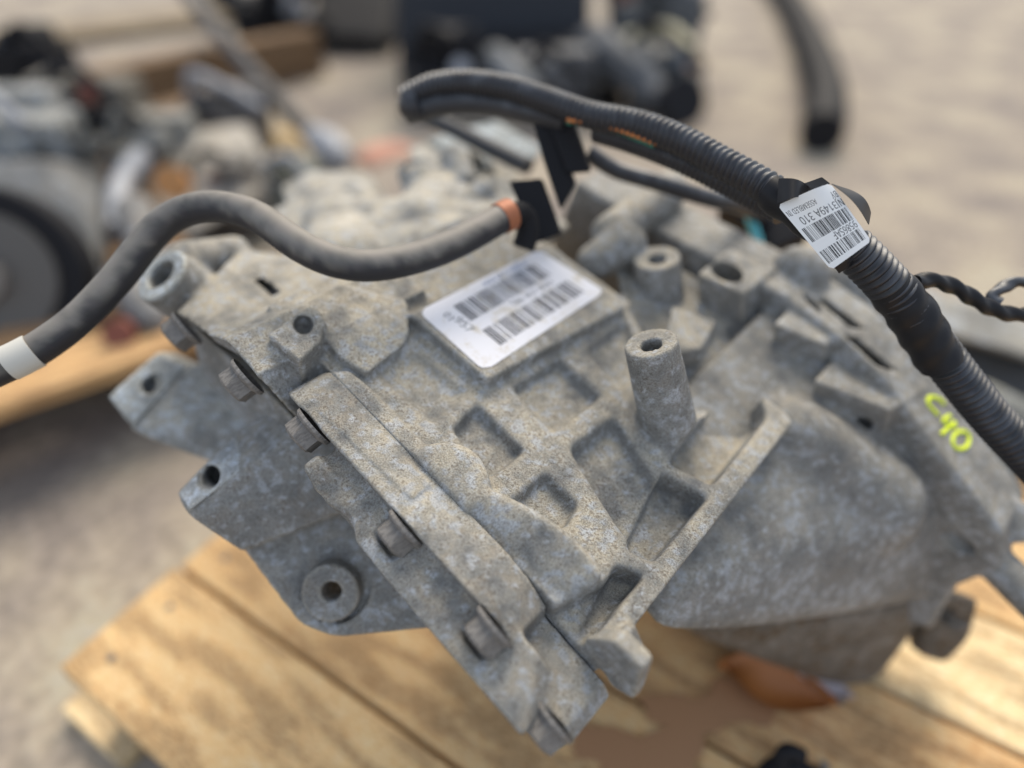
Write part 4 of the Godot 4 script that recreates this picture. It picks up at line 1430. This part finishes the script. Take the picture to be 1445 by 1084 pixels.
func yard() -> void:
	var cast: StandardMaterial3D = M.cast_aluminium
	mat("dull_steel", Color(0.10, 0.094, 0.085), 0.7, 0.0)
	mat("dark_steel", Color(0.04, 0.04, 0.043), 0.6, 0.1)
	mat("pale_steel", Color(0.33, 0.34, 0.36), 0.6, 0.1)
	mat("dark_iron", Color(0.05, 0.054, 0.062), 0.9).metallic_specular = 0.15
	mat("rust_red", Color(0.22, 0.075, 0.05), 0.8)
	mat("orange_plastic", Color(0.50, 0.23, 0.07), 0.5)
	mat("dry_leaf", Color(0.46, 0.17, 0.045), 0.5)
	mat("brown_leaf", Color(0.27, 0.13, 0.06), 0.8)
	var back := Vector3(0, -0.05, -0.25)

	# second pallet behind, front edge across the left of the frame
	var a := Vector3(-0.7019, 0.14, -0.6075)
	var b := Vector3(-0.5248, 0.14, -0.7409)
	var ux := (b - a)
	ux.y = 0
	ux = ux.normalized()
	var fr := Transform3D(Basis(ux, Vector3.UP, ux.cross(Vector3.UP)), a)
	var o := thing("weathered_pallet", fr * Vector3(0.2, -0.14, -0.5), "weathered orange pine pallet under the machine parts behind", "pallet")
	for i in 7:
		part("plank", plank_mesh(Vector3(1.05, 0.024, 0.115), 0.003, 0.002), M.old_wood if i else M.pine_wood_1, o, fr * Transform3D(Basis(), Vector3(-0.16, -0.012, -0.06 - 0.14 * i)))
	for e: float in [-0.6, -0.15, 0.3]:
		part("bearer", plank_mesh(Vector3(0.08, 0.09, 0.95), 0.003, 0.002), M.old_wood, o, fr * Transform3D(Basis(), Vector3(e, -0.071, -0.48)))

	# gearbox with converter disc on that pallet
	var rear := thing("converter_gearbox", Vector3(-0.7597, 0.14, -0.8731), "grey gearbox with black rimmed converter disc on the rear pallet", "gearbox")
	var f := Field.new()
	f.blend = 20.0
	f.hull(mm([Vector3(-1.2267, 0.22, -1.2639), Vector3(-0.9275, 0.2383, -1.2532), Vector3(-0.7249, 0.2062, -1.0435), Vector3(-0.6234, 0.1059, -0.7766), Vector3(-0.9104, 0.0798, -0.7155), Vector3(-1.5333, 0.0061, -1.5022), Vector3(-1, 0.1014, -1.5822), Vector3(-0.8283, -0.0257, -1.2144)]), 20.0)
	lump("case", f, 9.0, rear, cast, 0.3, 0.4, Color(0.6, 0.63, 0.68))
	f = Field.new()
	f.blend = 12.0
	f.cap(Vector3(-0.6804, 0.2027, -1.0797) * 1000.0, Vector3(-0.5525, 0.1553, -0.8702) * 1000.0, 34, 30)
	f.cap(Vector3(-0.6139, 0.1831, -0.8675) * 1000.0, Vector3(-0.5526, 0.1518, -0.8151) * 1000.0, 28, 24)
	lump("side_cover", f, 8.0, rear, cast, 0.3, 0.5, Color(0.85, 0.85, 0.88))
	var n := Vector3(0.25, 0.45, 0.86).normalized()
	var c := Vector3(-0.8057, 0.195, -0.8644)
	disc("black_rim", rear, c, n, 0.14, 0.05, M.black_plastic)
	disc("converter_disc", rear, c + n * 0.018, n, 0.102, 0.03, M.dull_steel)
	disc("hub", rear, c + n * 0.035, n, 0.035, 0.03, M.bolt_steel)
	disc("red_plug", rear, Vector3(-0.5872, 0.1468, -0.7848), n, 0.022, 0.04, M.rust_red)

	# jumble of small machine parts between that gearbox and the shaft
	var pump := thing("small_pump", Vector3(-0.6797, 0.1, -1.2005), "small grey pump body with orange cap beside the rear gearbox", "pump")
	block("body", pump, [Vector3(-0.8625, 0.1775, -1.5155), Vector3(-0.7042, 0.1902, -1.5262), Vector3(-0.5663, 0.1268, -1.2771), Vector3(-0.6681, 0.0929, -1.1834), Vector3(-0.7838, 0.1153, -1.2675)], back, 14.0, 9.0, cast, 0.5, 0.1, Color(1.25, 1.2, 1.15))
	disc("orange_cap", pump, Vector3(-0.7086, 0.1716, -1.2886), n, 0.034, 0.04, M.orange_plastic)
	pipe("blue_grey_pipe", pump, [Vector3(-0.7896, 0.2035, -1.3546), Vector3(-0.7981, 0.1759, -1.253), Vector3(-0.7433, 0.1502, -1.1009)], 0.022, M.pale_steel)
	var arm := thing("rusty_arm", Vector3(-0.7828, 0, -1.6934), "short rusty red steel arm standing behind the breather hose", "steel arm")
	block("plate", arm, [Vector3(-0.9089, 0.0773, -2.0188), Vector3(-0.8504, 0.0856, -2.0258), Vector3(-0.724, 0.0116, -1.6896), Vector3(-0.7692, 0.0093, -1.6616)], back * 0.2, 5.0, 6.0, M.rust_red)
	disc("bush", arm, Vector3(-0.7319, 0.0232, -1.6471), n, 0.035, 0.05, M.dark_steel)
	var crate := thing("pale_board", Vector3(-0.6507, 0.02, -1.7957), "short pale yellow board end under the steel shaft", "board")
	block("board", crate, [Vector3(-0.7944, 0.0186, -2.0349), Vector3(-0.6611, 0.0272, -2.042), Vector3(-0.595, 0.0183, -1.7736), Vector3(-0.701, 0.0107, -1.7671)], back * 0.5, 5.0, 7.0, M.pine_wood_3)
	var rag := thing("pink_rag", Vector3(-0.3675, 0.01, -1.8494), "faded pink rag lying on the ground beside the steel shaft", "rag")
	f = Field.new()
	f.blend = 10.0
	f.ball(Vector3(-0.3751, -0, -1.9336) * 1000.0, Vector3(80, 25, 60))
	f.ball(Vector3(-0.4148, 0, -1.876) * 1000.0, Vector3(50, 32, 60))
	lump("cloth", f, 8.0, rag, mat("pink_cloth", Color(0.52, 0.27, 0.19), 0.9))

	clutter()
	# steel shaft leaning across the parts
	var shaft := thing("drive_shaft", Vector3(-0.5706, 0, -1.9817), "dark steel drive shaft leaning with pale joint at its lower end", "drive shaft")
	pipe("rod", shaft, [Vector3(-1.4626, 0.36, -3.1645), Vector3(-0.9253, 0.19, -2.3374), Vector3(-0.5786, 0.06, -1.8822)], 0.027, M.dark_steel)
	part("joint", tube(even(spline([Vector3(-0.5941, 0.06, -1.9123), Vector3(-0.5301, 0.05, -1.8411), Vector3(-0.4639, 0.045, -1.751)], 6), 0.01), 14, func(_i: int, s: float, _r: float, _a: float) -> float: return 0.03 + 0.02 * sin(s * PI)), M.pale_steel, shaft)

	# old boards
	var boards := [["brown weathered board with a dark gap below, nearest of the board stack", Vector3(-1.1567, 0.12, -1.8026), Vector3(-0.8589, 0.12, -2.2182), 0.13, "old_wood"], ["dark brown board behind the nearest one, ending by the black airbox", Vector3(-1.4494, 0.16, -2.1131), Vector3(-0.7938, 0.16, -2.844), 0.1, "old_wood"], ["wide pale grey board at the back of the board stack", Vector3(-2.5988, 0.05, -3.0745), Vector3(-1.4903, 0.05, -3.9113), 0.34, "grey_wood"], ["short brown board end beside the rear gearbox", Vector3(-1.649, 0.1, -2.0332), Vector3(-1.4887, 0.1, -2.236), 0.16, "old_wood"]]
	for q: Array in boards:
		var p0: Vector3 = q[1]
		var p1: Vector3 = q[2]
		var d := (p1 - p0)
		var l := d.length()
		d = d.normalized()
		var bo := part("old_board", plank_mesh(Vector3(l, p0.y, q[3]), 0.006, 0.004), M[q[4]], null, Transform3D(Basis(d, Vector3.UP, d.cross(Vector3.UP)), (p0 + p1) * 0.5 - Vector3(0, p0.y * 0.5, 0)))
		tag(bo, q[0], "board", "old boards stacked behind")

	# engine further back
	var eng := thing("engine_block", Vector3(0.0977, -0, -2.4698), "dark grey engine block with black covers far behind the harness", "engine")
	block("block", eng, [Vector3(-0.47, 0, -2.8065), Vector3(0.3254, 0, -2.8065), Vector3(-0.47, 0, -2.8065) + Vector3(0.04, 0.5, -0.03), Vector3(0.3254, 0, -2.8065) + Vector3(-0.04, 0.5, -0.03)], Vector3(0, 0, -0.4), 25.0, 16.0, M.dark_iron)
	block("black_cover", eng, [Vector3(-0.4047, 0.1629, -2.7042), Vector3(0.3159, 0.1835, -2.7215), Vector3(0.4094, 0.0249, -2.3012), Vector3(0.0418, -0.0054, -2.2105), Vector3(-0.3239, 0.0249, -2.3012)], Vector3(0, -0.1, -0.4), 30.0, 16.0, M.black_plastic)
	f = Field.new()
	f.blend = 20.0
	f.cap(Vector3(-0.0525, 0.172, -2.2941) * 1000.0, Vector3(0.05, 0.1208, -2.1206) * 1000.0, 50, 45)
	lump("pump", f, 14.0, eng, cast, 0.3, 0.3, Color(0.6, 0.64, 0.7))
	f = Field.new()
	f.blend = 20.0
	f.cap(Vector3(0.2872, 0.1747, -2.4269) * 1000.0, Vector3(0.4157, 0.1411, -2.2029) * 1000.0, 80, 60)
	f.cap(Vector3(0.4142, 0.1631, -2.2866) * 1000.0, Vector3(0.45, 0.1038, -2.1063) * 1000.0, 50, 45)
	lump("manifold", f, 14.0, eng, cast, 0.1, 0.3, Color(0.38, 0.41, 0.47))
	disc("pulley", eng, Vector3(0.5146, 0.1105, -2.0467), n, 0.075, 0.06, M.black_plastic)
	pipe("olive_pipe", eng, [Vector3(0.4025, 0.1702, -2.5537), Vector3(0.5679, 0.1886, -2.6344), Vector3(0.6172, 0.1653, -2.4191)], 0.03, mat("olive_metal", Color(0.30, 0.28, 0.17), 0.6))

	var black := thing("black_airbox", Vector3(-0.7612, 0, -3.0963), "black plastic airbox between old boards and engine block", "airbox")
	block("shell", black, [Vector3(-0.9917, 0.3138, -3.588), Vector3(-0.525, 0.3138, -3.588), Vector3(-0.5332, 0.0609, -3.0494), Vector3(-0.8326, 0.0773, -3.0631)], Vector3(0, -0.1, -0.4), 30.0, 18.0, M.black_plastic)
	f = Field.new()
	f.cap(Vector3(-1.375, 0.1862, -3.4809) * 1000.0, Vector3(-1.1294, 0.1097, -3.2861) * 1000.0, 70, 50)
	lump("spout", f, 18.0, black, M.black_plastic)

	# bent black hose on the ground
	var bend := thing("black_duct", Vector3(0.9738, 0, -1.994), "thick bent black rubber duct lying on the open yard ground", "duct")
	part("duct", tube(even(spline([Vector3(1.735, 0.07, -5.0904), Vector3(1.4763, 0.07, -3.8307), Vector3(1.2455, 0.07, -2.9062), Vector3(1.0688, 0.07, -2.3049), Vector3(0.9136, 0.06, -1.9123)], 10), 0.02), 18, func(_i: int, _s: float, r: float, _a: float) -> float: return 0.062 + 0.004 * sin(r * 90.0)), M.black_plastic, bend)

	# casting on the right, behind the harness
	var right := thing("grey_casting", Vector3(0.6595, 0.145, -0.6409), "pale grey machine casting with a straight rail behind the ribbed harness", "casting")
	block("rail", right, [Vector3(0.5155, 0.2598, -0.7491), Vector3(0.6822, 0.2452, -0.6585), Vector3(0.6652, 0.2245, -0.602), Vector3(0.5049, 0.2351, -0.6892)], Vector3(0.02, -0.04, -0.06), 6.0, 5.0, cast, 0.5, 0.0, Color(1.25, 1.24, 1.22))
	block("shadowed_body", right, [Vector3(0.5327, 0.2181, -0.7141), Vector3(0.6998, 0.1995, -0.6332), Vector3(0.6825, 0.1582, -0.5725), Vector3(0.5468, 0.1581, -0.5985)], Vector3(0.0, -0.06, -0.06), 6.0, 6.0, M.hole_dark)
	f = Field.new()
	f.blend = 8.0
	f.hull(mm([Vector3(0.5583, 0.1884, -0.5717), Vector3(0.6396, 0.2146, -0.5676), Vector3(0.614, 0.1454, -0.4703), Vector3(0.5571, 0.1361, -0.4887), Vector3(0.6399, 0.1167, -0.6159), Vector3(0.7343, 0.1167, -0.6159)]), 10.0)
	f.cap(Vector3(0.5742, 0.1917, -0.5875) * 1000.0, Vector3(0.6146, 0.1865, -0.5309) * 1000.0, 20, 24)
	lump("housing", f, 5.0, right, cast, 0.3, 0.2, Color(0.95, 1.0, 1.0))

	# scraps on the pallet below the gearbox
	leaf("dry_leaf", Vector3(0.2257, 0.146, -0.2525), Vector3(0.9, 0, 0.35).normalized(), 0.095, 0.045, 0.016, M.dry_leaf, "large glossy orange brown dry leaf under the bowl of the gearbox")
	leaf("dry_leaf", Vector3(0.2677, 0.148, -0.2516), Vector3(0.8, 0, 0.4).normalized(), 0.045, 0.018, 0.010, mat("pale_film", Color(0.62, 0.55, 0.55), 0.2), "small pale shiny curled scrap at the tip of the orange leaf")
	var clip := thing("black_clip", Vector3(0.2199, 0.145, -0.1968), "black plastic clip lying on the pallet at the lower frame edge", "plastic clip")
	pipe("body", clip, [Vector3(0.1941, 0.152, -0.1828), Vector3(0.2092, 0.154, -0.1921), Vector3(0.2232, 0.154, -0.1891), Vector3(0.2381, 0.152, -0.1828)], 0.007, M.black_plastic)
	pipe("hook", clip, [Vector3(0.208, 0.16, -0.19), Vector3(0.2118, 0.172, -0.1948), Vector3(0.2257, 0.168, -0.1922)], 0.006, M.black_plastic)


# a small machine part: a chunky body with bolted faces, pipe stubs and recesses, standing on the ground or on the parts below
func machine_part(called: String, label: String, category: String, at: Vector3, size: float, seed_: int, tint: Color, dark := false) -> void:
	var r := RandomNumberGenerator.new()
	r.seed = seed_
	var o := thing(called, at, label, category, "machine parts piled behind")
	var f := Field.new()
	f.blend = size * 40.0
	var c := at * 1000.0
	var s := size * 1000.0
	for i in 4:
		var q := Vector3(r.randf_range(-0.3, 0.3), r.randf_range(0.1, 0.5), r.randf_range(-0.25, 0.25)) * s
		f.box(c + q, Vector3(r.randf_range(0.25, 0.6), r.randf_range(0.25, 0.5), r.randf_range(0.25, 0.5)) * s, s * 0.03)
	for i in 4:
		var q := Vector3(r.randf_range(-0.4, 0.4), r.randf_range(0.1, 0.55), r.randf_range(0.0, 0.3)) * s
		var dir := Vector3(r.randf_range(-1, 1), r.randf_range(-0.3, 1), r.randf_range(-0.3, 1)).normalized()
		f.cyl(c + q, c + q + dir * s * r.randf_range(0.15, 0.35), s * r.randf_range(0.05, 0.13), -1.0, s * 0.01)
	f.cuts(true, s * 0.01)
	for i in 4:
		f.ball(c + Vector3(r.randf_range(-0.4, 0.4), r.randf_range(0.2, 0.6), r.randf_range(0.1, 0.4)) * s, Vector3(1, 1, 1) * s * r.randf_range(0.06, 0.13))
	lump("body", f, s * 0.035, o, M.black_plastic if dark else M.cast_aluminium, 0.35, 0.5, tint)
	for i in 3:
		var q := at + Vector3(r.randf_range(-0.35, 0.35), r.randf_range(0.2, 0.6), r.randf_range(0.15, 0.35)) * size
		disc("cap", o, q, Vector3(r.randf_range(-0.6, 0.6), 0.5, 0.8), size * r.randf_range(0.05, 0.1), size * 0.06, [M.pale_steel, M.dark_steel, M.rust_red, M.black_plastic][r.randi() % 4])
	pipe("pipe", o, [at + Vector3(-0.3, 0.5, 0.2) * size, at + Vector3(r.randf_range(-0.2, 0.2), 0.75, 0.25) * size, at + Vector3(0.4, r.randf_range(0.3, 0.6), 0.3) * size], size * 0.045, M.black_plastic if r.randf() < 0.6 else M.pale_steel)

func clutter() -> void:
	machine_part("intake_manifold", "pale grey manifold casting lying above the black rimmed disc", "manifold", Vector3(-1.1343, 0.1, -1.445), 0.32, 21, Color(1.1, 1.15, 1.2))
	machine_part("alternator", "grey alternator lump between the disc gearbox and the rusty arm", "alternator", Vector3(-0.8714, 0.08, -1.4928), 0.26, 22, Color(0.85, 0.85, 0.82))
	machine_part("oil_pump", "small dark casting tucked behind the arch of the breather hose", "pump", Vector3(-0.6643, 0.05, -1.4389), 0.2, 23, Color(0.8, 0.75, 0.7))
	machine_part("starter_motor", "greenish grey motor beside the lower end of the drive shaft", "motor", Vector3(-0.5604, 0, -1.5153), 0.22, 24, Color(0.72, 0.76, 0.68))
	machine_part("black_bracket", "black plastic housing in the gap below the brown boards", "housing", Vector3(-1.6611, -0, -2.4698), 0.34, 25, Color.WHITE, true)
	machine_part("cylinder_head", "dark grey cylinder head right of the engine block", "cylinder head", Vector3(0.4878, 0, -2.3855), 0.36, 26, Color(0.42, 0.45, 0.5))
	machine_part("throttle_body", "black throttle housing in front of the engine block", "housing", Vector3(-0.2091, 0, -2.3855), 0.36, 27, Color.WHITE, true)
	machine_part("manifold_casting", "dark manifold casting behind the pulley at the end of the engine", "manifold", Vector3(0.5768, -0, -3.1216), 0.55, 31, Color(0.42, 0.45, 0.5))
	machine_part("steering_pump", "brownish grey pump in front of the short brown board end", "pump", Vector3(-1.0559, 0.1, -1.6593), 0.3, 32, Color(0.62, 0.58, 0.52))
	machine_part("dark_coupling", "dark coupling under the lower part of the drive shaft", "coupling", Vector3(-0.8308, 0, -1.994), 0.3, 33, Color(0.45, 0.42, 0.42))
	machine_part("compressor", "blue grey compressor between engine block and cylinder head", "compressor", Vector3(0.1418, 0, -2.3057), 0.30, 28, Color(0.55, 0.58, 0.66))
	machine_part("black_heater_box", "black heater box at the foot of the old boards near the airbox", "heater box", Vector3(-1.0643, 0, -3.2265), 0.5, 29, Color.WHITE, true)
